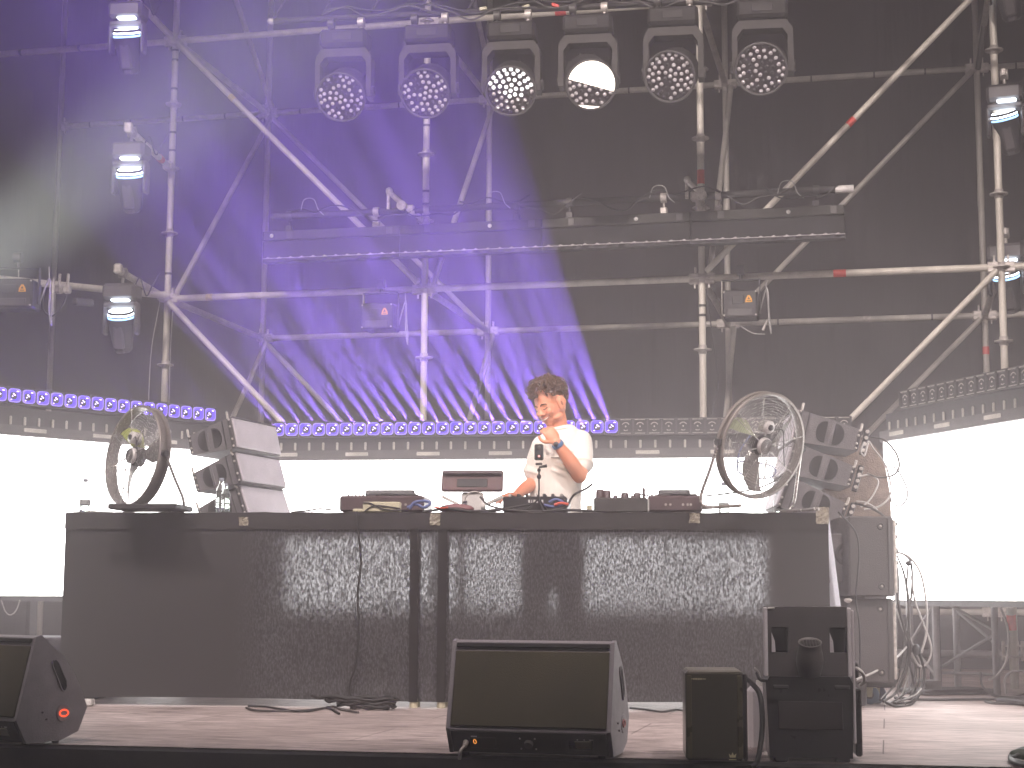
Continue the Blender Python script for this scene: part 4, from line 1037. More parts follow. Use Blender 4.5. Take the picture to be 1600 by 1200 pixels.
# leads over the table
bluecable = pbr('blue_cable_sheath', (.13, .17, .38), (.09, .12, .28), .45)
redcable = pbr('red_cable_plug', (.75, .12, .06), (.6, .08, .05), .4)
def tcable(uv, m2, r, label, yb=.03, n=8):
    tag(MB().tube(spline([tp(u, v, yb+.004*math.sin(i*2.1)) for i, (u, v) in enumerate(uv)], n), r*1.35, 6).build('table_lead', m2), label, 'cable')
tcable([(636, 793), (650, 788), (662, 793), (672, 787), (665, 783), (648, 785), (640, 795)], bluecable, .006, 'bundle of blue cable right of the beige box')
tcable([(520, 797), (500, 795), (480, 798), (455, 800)], greymetal, .0035, 'thin lead running left from the left player over the bare table')
tcable([(660, 800), (700, 795), (740, 799), (790, 796), (830, 800), (880, 797), (930, 799)], rubber, .006, 'black lead lying along the front edge of the table')
tcable([(690, 792), (720, 798), (760, 800), (800, 793), (830, 788)], rubber, .005, 'black lead sagging from the monitor towards the mixer')
tcable([(750, 776), (765, 790), (800, 797), (850, 799), (885, 792)], greymetal, .0045, 'grey lead in front of the mixer')
tcable([(850, 789), (866, 792), (880, 786), (868, 780), (858, 785)], bluecable, .006, 'blue cable coil beside the tripod')
tcable([(868, 788), (874, 778), (882, 782), (885, 792), (893, 778), (900, 771), (915, 764), (926, 756)], rubber, .0045, 'black lead arching up behind the adapter', .10)
tcable([(866, 789), (876, 786), (888, 788)], redcable, .006, 'short red plugged cable end by the tripod', .02)
tcable([(676, 792), (690, 794), (700, 793)], redcable, .004, 'short red lead left of the monitor case', .02)
tcable([(962, 772), (972, 758), (982, 748), (982, 753), (974, 763), (966, 772)], greymetal, .0022, 'thin wire loop standing up behind the effects unit', .2)
tcable([(1000, 772), (1010, 774), (1016, 775)], rubber, .003, 'short lead between effects unit and right player', .2)
tcable([(1100, 775), (1130, 772), (1170, 766), (1200, 757), (1226, 742)], rubber, .0035, 'thin dark lead rising through the right fan', .45)
tcable([(1152, 733), (1155, 722), (1175, 722), (1205, 728), (1212, 738), (1200, 747), (1170, 745), (1155, 738), (1152, 730), (1156, 705), (1172, 680)], bluecable, .0035, 'blue and black lead looped behind the right fan', .80)
for k, (u, v, r_s, hh) in enumerate(((876, 784, .022, .04), (897, 790, .018, .03), (906, 789, .02, .03), (812, 786, .02, .02))):
    pass
# water bottles
m, nt, out = newmat('clear_bottle_plastic')
b = nt.nodes.new('ShaderNodeBsdfPrincipled'); b.inputs['Base Color'].default_value = (.93, .97, .95, 1); b.inputs['Roughness'].default_value = .06
b.inputs['Transmission Weight'].default_value = .93; b.inputs['IOR'].default_value = 1.12; lk(nt, b.outputs[0], out.inputs[0]); clearpl = m
m, nt, out = newmat('bottle_water')
b = nt.nodes.new('ShaderNodeBsdfPrincipled'); b.inputs['Base Color'].default_value = (.90, .96, .93, 1); b.inputs['Roughness'].default_value = .02
b.inputs['Transmission Weight'].default_value = 1; b.inputs['IOR'].default_value = 1.33; lk(nt, b.outputs[0], out.inputs[0]); water = m
capm = pbr('pale_bottle_cap', (.30, .32, .38), (.24, .26, .31), .4); labm = pbr('clear_grey_bottle_label', (.40, .42, .42), (.32, .34, .34), .5)
def bottle(u, yb, h, label, full=.5, lab_=True):
    p = tx(u, yb); t = thing('water_bottle', label, 'bottle', p, None, 'water bottles on the table'); k = h/.21
    prof = [(.0, .002), (.026, .002), (.031, .008), (.031, .05), (.029, .055), (.031, .06), (.031, .125), (.029, .14), (.018, .168), (.0125, .178), (.0125, .195)]
    MB().lathe([(r*k, z*k) for r, z in prof], (0, 0, 0), seg=24).build('shell', clearpl, t)
    if full: MB().lathe([(0, .004*k), (.0285*k, .006*k), (.0290*k, .05*k), (.0275*k, .055*k), (.0290*k, .06*k), (.0290*k, full*h*.8), (0, full*h*.8)], (0, 0, 0), seg=24).build('water', water, t)
    MB().lathe([(.0135*k, .190*k), (.0140*k, .192*k), (.0140*k, .208*k), (0, .209*k)], (0, 0, 0), seg=18).build('cap', capm, t)
    if lab_: MB().lathe([(.0315*k, .062*k), (.0317*k, .065*k), (.0317*k, .085*k), (.0315*k, .088*k)], (0, 0, 0), seg=24).build('label_band', labm, t)
bottle(132, .35, .205, 'clear water bottle standing alone at the left end of the table', .3)
bottle(345, .10, .19, 'left one of two water bottles standing together before the left speaker stack', .8, False)
bottle(352, .02, .155, 'shorter water bottle in front of its taller neighbour by the left speaker stack', .8, False)
bottle(1131, .62, .20, 'clear bottle seen through the left side of the right fan', .4)
bottle(1215, .66, .15, 'small bottle low behind the right fan', .4)
# ================================================================== FLOOR PIECES AT THE STAGE EDGE
def sharp(P, Q): return (V(Q)-V(P)).normalized()
cheekpaint = pbr('grey_textured_monitor_paint', (.36, .335, .36), (.28, .26, .28), .55, 0, 14, bump=.5, bscale=150, rvar=.06)
blackfrontpaint = pbr('black_monitor_paint', (.025, .024, .024), (.017, .016, .017), .5, 0, 14, bump=.3, bscale=150)
def wedge_monitor(p0, yaw, width, label, plug=True, lit=True):
    """p0 = lower left front corner on the floor; local x along the front, y to the stage"""
    t = thing('floor_monitor', label, 'floor monitor', p0, yaw, 'wedge monitors on the stage edge')
    P = [(.050, .012), (.0, .095), (.075, .405), (.10, .413), (.145, .372), (.20, .330), (.25, .272), (.29, .205), (.325, .130), (.285, .045), (.20, .014)]
    Y = lambda a, b_, w_: V((w_, a, b_))
    MB().prism(P[::-1], .012, width-.012, Y).build('shell', cheekpaint, t)
    for x0, x1 in ((0, .014), (width-.014, width)):
        sc = [(y+(.004 if y > .1 else -.003), z+(.003 if z > .05 else -.003)) for y, z in P]
        MB().prism(sc[::-1], x0, x1, Y).build('cheek', cheekpaint, t)
    # leaning panel seen from the crowd, made of foam-backed mesh
    a, b_ = V((0, .0, .095)), V((0, .075, .405)); d = (b_-a).normalized(); n = V((0, -d.z, d.y))
    M = Matrix((V((1, 0, 0)), -n, d)).transposed()
    MB().cbox((width/2, 0, 0), (width-.034, .008, (b_-a).length-.045), .003, M).build('mesh_panel', olivegrille, t).location = (a+b_)/2+n*.004-d*.010
    MB().cbox((width/2, 0, 0), (width-.034, .010, .018), .004, M).build('top_lip', blackfrontpaint, t).location = b_-d*.012+n*.005
    a2, b2 = V((0, .050, .012)), V((0, 0, .095)); d2 = (b2-a2).normalized(); n2 = V((0, -d2.z, d2.y)); 
    M2 = Matrix((V((1, 0, 0)), -n2, d2)).transposed(); L2 = (b2-a2).length; mid = (a2+b2)/2
    cp = MB().cbox((width/2, 0, 0), (width-.034, .006, L2-.006), .002, M2).build('connector_panel', blackfrontpaint, t); cp.location = mid+n2*.002
    def onp(x, h): return mid+n2*.008+d2*h+V((x, 0, 0))
    q = MB(); q.cbox((0, 0, 0), (.10, .006, .048), .004, M2).build('dish_plate', blackplastic, cp).location = V((.135, 0, .0))+n2*.006
    for k, x in enumerate((width*.50-.03, width*.50+.025)):
        for h in (-.022, .022): MB().sph(V((x, 0, 0))+n2*.006+d2*h, .0035, 8, 6).build('screw', castzinc, cp)
    MB().cyl(V((width*.5, 0, 0))+n2*.004, V((width*.5, 0, 0))+n2*.018, .017, .014, seg=18).build('speaker_socket', greymetal, cp)
    MB().cbox((0, 0, 0), (.062, .003, .034), .001, M2).build('type_plate', beigeplastic, cp).location = V((width*.83, 0, 0))+n2*.006
    txt = MB()
    for r in range(4): txt.box(V((0, 0, 0)), (.014-.003*(r % 2), .002, .0022), M2)
    for k in range(4):
        mk = MB(); mk.box((0, 0, 0), (.016-.004*(k % 2), .0015, .0022), M2); mk.build('small_print', whiteplastic, cp).location = V((width*.83-.045, 0, 0))+n2*.006+d2*(-.012+.008*k)
    for k, (xx, ww) in enumerate(((-.02, .004), (.005, .003), (.03, .014))):
        mk = MB(); mk.box((0, 0, 0), (ww, .0015, .004), M2); mk.build('small_print', whiteplastic, cp).location = V((width*.83+xx, 0, 0))+n2*.006+d2*.023
    if plug:
        g = MB(); g.cyl(V((.07, 0, 0))+n2*.006, V((.074, -.03, -.012))+n2*.006, .011, .008, seg=14); g.tube(spline([V((.074, -.035, -.014)), V((.064, -.05, -.03)), V((.058, -.045, -.06))]), .006, 8)
        g.build('plugged_connector', castzinc, cp)
        MB().ring(V((.105, 0, 0))+n2*.008+d2*.006, n2, .0085, .0022, 18, 6, sx=.6).build('orange_ring', glow('orange_ring_light', (1, .35, .06), 1.3), cp)
        mk = MB(); mk.box((0, 0, 0), (.022, .0015, .004), M2); mk.build('small_print', whiteplastic, cp).location = V((.103, 0, 0))+n2*.006+d2*.026
    # right cheek: grip slot, round dish with red ring, screws
    xs = width+.0005
    def ck(a, b_, w_): return V((xs+w_, a, b_))
    slot = [(.155, .318), (.168, .322), (.183, .308), (.222, .238), (.226, .215), (.218, .200), (.206, .200), (.196, .214), (.160, .282), (.152, .300)]
    MB().prism(slot, -.002, .0022, ck).build('grip_slot', darkhole, t)
    rim = [V((xs+.003, a, b_)) for a, b_ in slot]; MB().tube(rim+[rim[0], rim[1]], .0028, 6).build('slot_rim', cheekpaint, t)
    dish = MB().lathe([(.036, 0), (.034, .003), (.028, .0015), (0, .001)], (xs, .215, .115), (1, 0, 0), 26).build('pole_dish', cheekpaint, t)
    MB().ring((xs+.003, .215, .115), (1, 0, 0), .020, .0034, 22, 6, sx=1, sy=.62).build('red_ring', redglow if lit else pbr('faded_red_ring', (.55, .20, .17), (.42, .16, .14), .5), dish)
    for a, b_ in ((.115, .122), (.135, .095)): MB().cyl((xs, a, b_), (xs+.003, a, b_), .004, seg=8).build('cheek_screw', blackmetal, t)
    for x in (.05, width-.05):
        for y in (.08, .22): MB().cyl((x, y, 0), (x, y, .016), .014, seg=12).build('rubber_foot', blackplastic, t)
    return t
pc, pd = atz(700, 1180, 0), atz(957, 1188, 0)
print('mon', pc, pd, (pd-pc).length)
yawc = math.atan2((pd-pc).y, (pd-pc).x)
wedge_monitor(pc-V((0, .03, 0)), yawc, (pd-pc).length, 'black-fronted wedge monitor in the middle of the stage edge, right cheek pale', True, False)
pl0 = atz(40, 1166, 0); yl = YAW-math.radians(37)
dv = V((math.cos(yl), math.sin(yl), 0)); nv = V((-dv.y, dv.x, 0))
wedge_monitor(pl0-dv*.62-nv*.045, yl, .62, 'grey wedge monitor at the left picture edge, red ring on its cheek')

# ---- olive box
olive = pbr('olive_lacquered_metal', (.085, .078, .048), (.068, .062, .040), .35, .35, 4, (1, 1, .2), coat=.2)
g0, g1 = atz(1072, 1192, 0), atz(1163, 1193, 0); wdt = (g1-g0).length; yo = math.atan2((g1-g0).y, (g1-g0).x)
H_ = atd(1118, 1049, (g0-CAM).dot(F_)).z
t = thing('power_unit', 'tall narrow olive metal box standing on the stage edge beside the fog machine', 'box', g0, yo)
MB().cbox((wdt/2, .14, H_/2+.004), (wdt, .28, H_-.008), .010).build('case', olive, t)
MB().cbox((wdt/2, .135, H_-.004), (wdt-.012, .265, .012), .005).build('lid', pbr('worn_pale_lid_edge', (.30, .28, .24), (.2, .19, .16), .5, .3), t)
for x in (.004, wdt-.022): MB().cbox((x+.009, -.0015, H_/2), (.018, .008, H_-.03), .003).build('edge_trim', pbr('olive_bright_trim', (.16, .145, .075), (.12, .11, .06), .3, .5), t)
MB().cbox((wdt+.006, .13, H_*.5), (.014, .26, H_*.94), .004).build('side_plate', blackmetal, t)
# maker's lettering and the small crown-like emblem
def text(body, size, parent, M4, mat, name='lettering', ext=.0008):
    cu = bpy.data.curves.new(name, 'FONT'); cu.body = body; cu.size = size; cu.extrude = ext; cu.align_x = 'LEFT'
    o = bpy.data.objects.new(name, cu); COL.objects.link(o); dg = bpy.context.evaluated_depsgraph_get(); me = bpy.data.meshes.new_from_object(o.evaluated_get(dg))
    bpy.data.objects.remove(o); me.materials.clear(); me.materials.append(mat); me.transform(M4)
    o = bpy.data.objects.new(name, me); COL.objects.link(o); o.parent = parent; return o
RX = Matrix.Rotation(PI/2, 4, 'X')
gold = pbr('pale_gold_print', (.75, .70, .42), (.65, .6, .36), .4)
mk = MB(); x = 0
for wl, hh in ((.004, .003), (.0035, .005), (.004, .006), (.004, .006), (.0035, .006), (.004, .006), (.004, .005), (.003, .004), (.005, .003)):
    mk.box((.022+x, -.0025, H_-.028), (wl, .002, hh)); x += .0058
mk.build('brand_lettering', gold, t)
cx = wdt*.80; mk = MB()
mk.prism([(cx-.010, .020), (cx+.010, .020), (cx+.013, .034), (cx+.005, .027), (cx, .038), (cx-.005, .027), (cx-.013, .034)], -.0035, -.001, lambda a, b_, w_: V((a, w_, b_)))
mk.box((cx, -.002, .013), (.026, .002, .0035)); mk.build('emblem', gold, t)
# white canister behind it
c = atz(1178, 1180, 0)+V((0, .18, 0)); t = thing('fluid_canister', 'milky white fluid canister between the olive box and the fog machine', 'canister', c, yo)
MB().cbox((0, 0, .12), (.075, .12, .24), .018).build('body', pbr('milky_plastic', (.78, .74, .76), (.68, .64, .66), .35), t)
MB().cyl((.012, -.01, .235), (.012, -.01, .262), .016, seg=16).build('cap', whiteplastic, t); MB().tube(spline([(.012, -.01, .26), (.006, -.03, .29), (-.01, -.035, .31)]), .004, 6).build('hose', palecable, t)
cable([atz(1170, 1200, .006)+V((0, .02, 0)), atz(1182, 1192, .01), atd(1189, 1160, 5.72), atd(1191, 1120, 5.76), atd(1187, 1085, 5.8), atd(1175, 1068, 5.85), atd(1168, 1062, 5.9)], .0095, rubber, 'power_cable', 'thick black power cable between the olive box and the fog machine')
cable([atd(1182, 1052, 5.85), atd(1188, 1062, 5.8), atd(1200, 1064, 5.82)], .006, rubber, 'power_cable', 'short black lead entering the left side of the fog machine')
# ---- fog machine with nozzle
f0, f1 = atz(1203, 1190, 0), atz(1333, 1192, 0); wdt = (f1-f0).length; yf = math.atan2((f1-f0).y, (f1-f0).x); df = (f0-CAM).dot(F_)
def zz(v): return CAM.z+(937.5-v)/FPX*df
Hm, Hs = zz(1062), zz(952)
gloss = pbr('satin_black_machine_paint', (.030, .028, .030), (.022, .021, .023), .35, .2, 8, bump=.08, bscale=200)
uppercase = pbr('dark_grey_machine_shell', (.11, .10, .105), (.085, .078, .08), .45, .1, 7)
paneldk = pbr('dark_smoked_panel', (.045, .038, .036), (.035, .03, .03), .18, 0, 5)
litmetal = pbr('lit_side_metal', (.80, .76, .79), (.68, .65, .67), .45, .1, 8)  # light falling on rails and recess cheeks put into this pale colour
t = thing('fog_machine', 'black vertical fog machine with a round nozzle at the right of the stage edge', 'fog machine', f0, yf)
X_ = lambda a, b_, w_: V((a, w_, b_))
# lower block, sides flare upwards
MB().prism([(.0, .014), (wdt, .014), (wdt+.006, Hm*.93), (wdt-.006, Hm+.003), (.004, Hm+.003), (-.010, Hm*.93)][::1], .0, .30, X_).build('lower_case', gloss, t)
MB().cbox((wdt*.5, -.002, Hm*.55), (wdt*.78, .006, Hm*.33), .002).build('window_panel', paneldk, t)
for x in (.012, wdt-.062): 
    MB().cbox((x+.03, -.003, Hm*.885), (.055, .006, .014), .003).build('catch', blackmetal, t)
    MB().cbox((x+.028, .03, .012), (.05, .06, .026), .006).build('rubber_foot', blackplastic, t)
MB().cbox((wdt*.52, .02, .020), (wdt*.62, .004, .010), .001).build('front_strip', whiteplastic, t)
# upper body, with two deep recesses and nozzle between
xl0, xl1, xr0, xr1 = .004, wdt-.004, -.004, wdt-.018
def uface(a, b_): return a
zl, zr_ = zz(1024), zz(984)                                             # recess bottom and top
xa, xb, xc, xd_ = .012, .070, wdt-.072, wdt-.012
up_ = MB()
def blk(x0, x1, z0, z1, y0=0, y1=.28): up_.box(((x0+x1)/2, (y0+y1)/2, (z0+z1)/2), (x1-x0, y1-y0, z1-z0))
prof_ = [(0, Hm+.003), (wdt-.006, Hm+.003), (wdt-.012, Hs), (-.002, Hs)]
blk(-.002, wdt-.008, Hm+.004, zl-.0); blk(-.002, wdt-.010, zr_, Hs); blk(xb, xc, zl, zr_); blk(-.002, xa, zl, zr_); blk(xd_, wdt-.010, zl, zr_); blk(xa, xb, zl, zr_, .07, .28); blk(xc, xd_, zl, zr_, .07, .28)
up_.build('upper_case', uppercase, t)
for x0, x1 in ((xa, xb), (xc, xd_)):
    MB().prism([(x0+.001, zl+.002), (x0+.014, zl+.002), (x0+.012, zl+.04), (x0+.001, zl+.07)], .004, .06, X_).build('lit_recess_cheek', litmetal, t)
    MB().cbox(((x0+x1)/2, .066, (zl+zr_)/2), ((x1-x0)*.9, .006, (zr_-zl)*.95), .002).build('recess_back', darkhole, t)
for x, s_ in ((-.008, -1), (wdt-.004, 1)):
    MB().cbox((x, .026, (Hm+Hs)/2), (.014, .062, Hs-Hm-.006), .003).build('side_rail', litmetal, t)
sp = MB().cbox((wdt+.010, .05, (Hm+Hs)/2-.12), (.010, .08, Hs*.86), .003).build('right_side_plate', litmetal, t)
MB().cbox((wdt+.026, .12, Hm*.46), (.024, .16, Hm*.80), .006).build('side_battery_box', gloss, t)
MB().cbox((wdt+.022, .05, Hm*1.08), (.014, .03, .05), .004).build('side_knob', blackplastic, t)
MB().cbox((.012, -.002, Hs-.006), (.026, .006, .008), .003).build('scuffed_corner', whiteplastic, t)
nz = V((wdt*.5, -.0, zz(1048))); ax = V((0, -.42, 1))
MB().lathe([(.040, -.02), (.046, .01), (.049, .03), (.046, .055), (.041, .075), (.039, .095), (.042, .10), (.0385, .101), (.036, .09), (.036, .03), (0, .028)], nz, ax, 36).build('nozzle', pbr('dull_nozzle_metal', (.22, .205, .20), (.15, .14, .135), .4, 0, 9), t)
g = MB(); x, y, z = frame_from(ax); tcp = nz+ax.normalized()*.094
for k in range(-3, 4):
    hh = math.sqrt(max(.0, .037**2-(k*.0105)**2)); g.cyl(tcp+x*k*.0105-y*hh, tcp+x*k*.0105+y*hh, .0011, seg=5); g.cyl(tcp+y*k*.0105-x*hh, tcp+y*k*.0105+x*hh, .0011, seg=5)
g.build('nozzle_grille', greymetal, t)
g = MB(); g.tube(spline([(wdt+.02, .04, Hm*1.12), (wdt+.04, .02, Hm*1.06), (wdt+.05, .05, Hm*.96), (wdt+.035, .06, Hm*.9)]), .006, 6); g.build('side_lead', whiteplastic, t)

# ================================================================== RIGHT SIDE: TRUSS LEGS, TUBE, CABLES
trussm = pbr('dull_truss_aluminium', (.30, .285, .29), (.22, .21, .215), .45, .5, 10)
tr0, tr1 = atz(1465, 1086, 0), atz(1558, 1086, 0); hT = .60
t = thing('truss_leg', 'upright lattice truss pieces in the dark under the right screen', 'truss', tr0, math.atan2((tr1-tr0).y, (tr1-tr0).x))
Lt = (tr1-tr0).length; prev = None
for k, (x, y) in enumerate(((0, 0), (Lt*.28, .28), (Lt, 0), (Lt*.62, .28), (Lt*.0-.10, .18))):
    MB().cyl((x, y, 0), (x, y, hT), .021, seg=14).build('chord', trussm, t)
for (a, b_) in (((0, 0, .55), (-.10, .18, .30)), ((-.10, .18, .30), (0, 0, .10)), ((Lt, 0, .38), (Lt*.28, .28, .58)), ((Lt, 0, .36), (Lt*.28, .28, .14)), ((0, 0, .08), (-.10, .18, .08)), ((Lt*.28, .28, .12), (Lt, 0, .12)), ((Lt*.62, .28, .5), (Lt, 0, .3))):
    MB().cyl(a, b_, .0095, seg=8).build('lacing_bar', trussm, t)
MB().cbox((-.04, -.02, .05), (.10, .06, .07), .005).build('ballast_box', greymetal, t)
b0, b1 = at(1395, 1020, -.2), at(1640, 1024, .3)
tag(MB().cyl(b0, b1, .024, seg=12).build('low_tube', trussm), 'horizontal dull scaffold tube low in the dark under the right screen', 'tube')
p0, p1 = atd(1579, 945, 9.9), atd(1586, 1076, 9.9); t = thing('screw_jack_post', 'short worn steel post with a red tape band under the right screen', 'post', p1)
jm = MB().cyl(p0, p1, .026, seg=14).build('tube', steel, t, True)
MB().cyl(lin(p0, p1, .12), lin(p0, p1, .30), .0285, seg=14).build('tape_band', redtape, t, True)
MB().lathe([(.026, -.006), (.062, -.006), (.062, .006), (.026, .006)], lin(p0, p1, .62), (0, 0, 1), 18).build('rosette', castzinc, t, True)
for s_ in (-1, 1): MB().cbox(lin(p0, p1, .55)+V((s_*.055, 0, 0)), (.02, .03, .12), .004).build('wedge', castzinc, t, True)
def hang(uvd, r, m2, lab, g='cables behind the right speaker stack'):
    r *= 1.2
    tag(MB().tube(spline([atd(u, v, d) for u, v, d in uvd], 8), r, 6).build('hanging_cable', m2), lab, 'cable', g)
D = 8.9
hang([(1358, 792, D), (1380, 806, D), (1392, 830, D), (1397, 870, D), (1402, 930, D), (1412, 980, D), (1422, 1010, D), (1415, 1050, D), (1400, 1082, D), (1380, 1096, D-.2)], .006, greymetal, 'cable leaving the top of the subwoofers and falling straight to the floor')
hang([(1398, 864, D), (1412, 866, D), (1424, 882, D), (1424, 930, D), (1414, 985, D), (1408, 1040, D), (1398, 1070, D), (1375, 1094, D-.2)], .005, greymetal, 'cable of the bundle hanging closest to the subwoofers')
hang([(1400, 862, D), (1420, 870, D), (1438, 895, D), (1447, 940, D), (1448, 985, D), (1440, 1020, D)], .005, palecable, 'pale cable swinging out farthest right in the bundle')
hang([(1424, 900, D), (1430, 940, D), (1443, 975, D), (1455, 1010, D), (1450, 1035, D), (1436, 1040, D), (1424, 1020, D)], .005, palecable, 'pale cable forming an open loop at the bottom of the bundle')
hang([(1419, 880, D), (1417, 920, D), (1420, 960, D), (1418, 1000, D), (1421, 1025, D), (1432, 1040, D)], .0045, greymetal, 'straight cable in the middle of the bundle')
hang([(1434, 1018, D), (1441, 1035, D), (1444, 1060, D), (1436, 1085, D), (1424, 1100, D-.1), (1404, 1104, D-.25), (1384, 1098, D-.3)], .0065, rubber, 'thick black cable curling from the bundle along the floor to the dolly')
hang([(1418, 1005, D), (1422, 1040, D), (1430, 1080, D), (1424, 1096, D-.1), (1396, 1100, D-.2)], .0055, rubber, 'black cable lying in a bend right of the dolly')
hang([(1338, 1062, D-.4), (1370, 1048, D-.3), (1400, 1028, D-.1), (1416, 1012, D), (1422, 1008, D)], .0055, palecable, 'pale cable stretched slantwise from the fog machine up to the bundle')
rc = random.Random(21)
for k in range(7):
    o_ = rc.uniform(-8, 8); q = rc.uniform(-10, 12)
    pts = [(1400+o_*.3, 868, D), (1408+o_, 900, D+.05*k), (1412+o_*1.6, 950, D+.03*k), (1418+q*.5, 1000, D), (1424+q*1.6, 1040+q, D+.02*k), (1412+q*2, 1078+rc.uniform(0, 14), D-.05), (1385+rc.uniform(-6, 30), 1098+rc.uniform(-2, 4), D-.25)]
    hang(pts, .0035, (greymetal, rubber, palecable)[k % 3], 'thin lead in the dense tangle beside the subwoofers, below the black tie', 'thin leads of the tangle beside the subwoofers')
mb = MB(); mb.sph(atd(1420, 880, D-.02), (.018, .02, .014), 12, 8); tag(mb.build('cable_tie', blackplastic), 'black tie holding the hanging cables together below the subwoofer corner', 'cable tie')
mb = MB(); mb.sph(atd(1432, 1015, D-.02), (.022, .02, .03), 12, 8); tag(mb.build('cable_tie', blackplastic), 'black tie low down on the hanging cable bundle', 'cable tie')
g2 = 'looped leads of the right line arrays'
hang([(1360, 682, D), (1382, 688, D), (1400, 708, D), (1405, 728, D), (1396, 742, D), (1375, 746, D), (1355, 740, D)], .0045, greymetal, 'round loop of lead sticking out over the screen beside the topmost right cabinet', g2)
hang([(1385, 729, D), (1400, 732, D), (1414, 755, D), (1418, 775, D), (1408, 790, D), (1394, 786, D), (1390, 770, D)], .0035, greymetal, 'thin lower loop of lead hanging over the right screen', g2)
hang([(1350, 690, D), (1345, 705, D), (1350, 712, D), (1354, 700, D), (1358, 690, D), (1364, 700, D), (1380, 720, D), (1388, 740, D), (1392, 770, D), (1376, 790, D), (1350, 796, D)], .0045, palecable, 'pale lead running down across the brown felt cover', g2)
hang([(1340, 745, D), (1360, 742, D), (1372, 752, D), (1366, 770, D), (1355, 785, D), (1345, 792, D)], .004, palecable, 'pale short lead bowed over the felt cover', g2)
hang([(1335, 786, D), (1350, 790, D), (1368, 797, D), (1385, 812, D), (1393, 840, D), (1396, 864, D)], .006, rubber, 'black lead from the lowest right cabinet down to the subwoofers', g2)
hang([(1338, 783, D), (1352, 785, D), (1367, 793, D), (1372, 800, D)], .004, redcable if False else palecable, 'second lead beside the black one at the lowest right cabinet', g2)
hang([(1310, 800, 8.5), (1336, 830, 8.4), (1342, 860, 8.4), (1340, 900, 8.4), (1337, 935, 8.4), (1343, 980, 8.4), (1344, 1050, 8.4)], .004, rubber, 'thin black lead running down the front of the subwoofers', g2)
for k, (uv, m2, lab) in enumerate((
    ([(1560, 940), (1575, 985), (1573, 1030), (1558, 1055), (1545, 1062)], palecable, 'pale lead curving down under the right screen, left of the taped post'),
    ([(1532, 1050), (1535, 1072), (1552, 1086), (1580, 1090), (1605, 1084)], greymetal, 'grey cable on the floor below the taped post'),
    ([(1605, 1048), (1580, 1050), (1570, 1062), (1572, 1084)], palecable, 'pale cable arching down beside the foot of the taped post'))):
    hang([(u, v, 9.6) for u, v in uv], .006, m2, lab, 'cables under the right screen')
for k, (uv, m2, lab) in enumerate((
    ([(1398, 1090), (1440, 1093), (1500, 1093), (1560, 1092), (1610, 1088)], rubber, 'long dark cable on the floor along the foot of the right screen'),
    ([(1540, 1096), (1560, 1099), (1610, 1098)], greymetal, 'short cable end on the floor at the right picture edge'))):
    tag(MB().tube(spline([atz(u, v, .008) for u, v in uv]), .008, 6).build('floor_cable', m2), lab, 'cable')
t = thing('cable_heap', 'loop of black cable with a green tinge at the bottom right corner of the stage', 'cable', atz(1590, 1180, 0))
for k in range(3): MB().tube(spline([atz(1640, 1168-6*k, .01), atz(1600, 1169+3*k, .02), atz(1585, 1176+3*k, .015), atz(1578, 1182+2*k, .01), atz(1590, 1190+2*k, .01), atz(1640, 1197+3*k, .01)]), .007, 6).build('loop', rubber, t, True)
mb = MB(); mb.sph(atz(1604, 1178, .02), (.06, .03, .02)); mb.build('connector', pbr('dark_green_connector', (.05, .07, .05), (.03, .045, .03), .5), t, True)
# dark risers and cloth left, behind the left monitor
riser = pbr('dark_riser_cloth', (.055, .052, .06), (.04, .038, .044), .9, 0, 5, bump=.2)
ra, rb = atd(-60, 996, 9.0), atd(105, 992, 9.0)
mb = MB(); c = (ra+rb)/2; c.z = ra.z/2; mb.cbox((c.x-.3, c.y+.25, ra.z/2), (1.4, .5, ra.z), .01, Matrix.Rotation(.2, 3, 'Z')); tag(mb.build('riser', riser), 'low dark cloth-covered riser behind the left floor monitor', 'riser')
tag(MB().tube(spline([atd(2, 938, 9.4), atd(8, 955, 9.4), atd(16, 961, 9.4), atd(25, 954, 9.4), atd(31, 938, 9.4)]), .004, 6).build('hanging_cable', palecable), 'pale cable sagging in a small bow under the left screen', 'cable')
# front-right crowd side: subwoofer stack under the left speakers keeps them up
for k, (z_, lab) in enumerate(((.23, 'lower dark subwoofer under the left stack, behind the table cloth'), (.69, 'upper dark subwoofer under the left stack, behind the table cloth'))):
    c = atd(352, 850, 9.55); t = thing('subwoofer', lab, 'speaker', (c.x, c.y, z_), YAW-.1, 'subwoofers under the left stack')
    MB().cbox((0, .3, 0), (.52, .6, .45), .01).build('cabinet', cabinetpaint, t); MB().cbox((0, -.004, 0), (.47, .008, .40), .003).build('grille', blackmetal, t)
# ================================================================== THE PERFORMER
PD = 9.35; SC = FPX/PD; PX, PV = 868, 934.5
foot = atd(PX, PV, PD); foot.z = 0
pm = Matrix((V((math.cos(YAW), math.sin(YAW), 0)), V((-math.sin(YAW), math.cos(YAW), 0)), up)).transposed()   # x to the right, y away
person = thing('person', 'curly-haired young man in a white t-shirt smiling down, one hand at his collar', 'person', foot, pm)
def L(u, v, y=0.0):
    """local point seen at pixel u, v when y metres behind the figure's own plane"""
    k = (PD+y)/PD; return V(((u-PX)/SC*k, y, CAM.z+(PV-v)/SC*k))
m, nt, out = newmat('warm_skin')
b = nt.nodes.new('ShaderNodeBsdfPrincipled'); lk(nt, b.outputs[0], out.inputs[0]); vec = coords(nt)
lk(nt, ramp(nt, noise(nt, vec, 9, 4), [(.3, (.68, .27, .16)), (.7, (.77, .35, .22))]), b.inputs['Base Color']); b.inputs['Roughness'].default_value = .5
b.inputs['Subsurface Weight'].default_value = .12; b.inputs['Subsurface Radius'].default_value = (.02, .008, .004); b.inputs['Subsurface Scale'].default_value = .3
skin = m
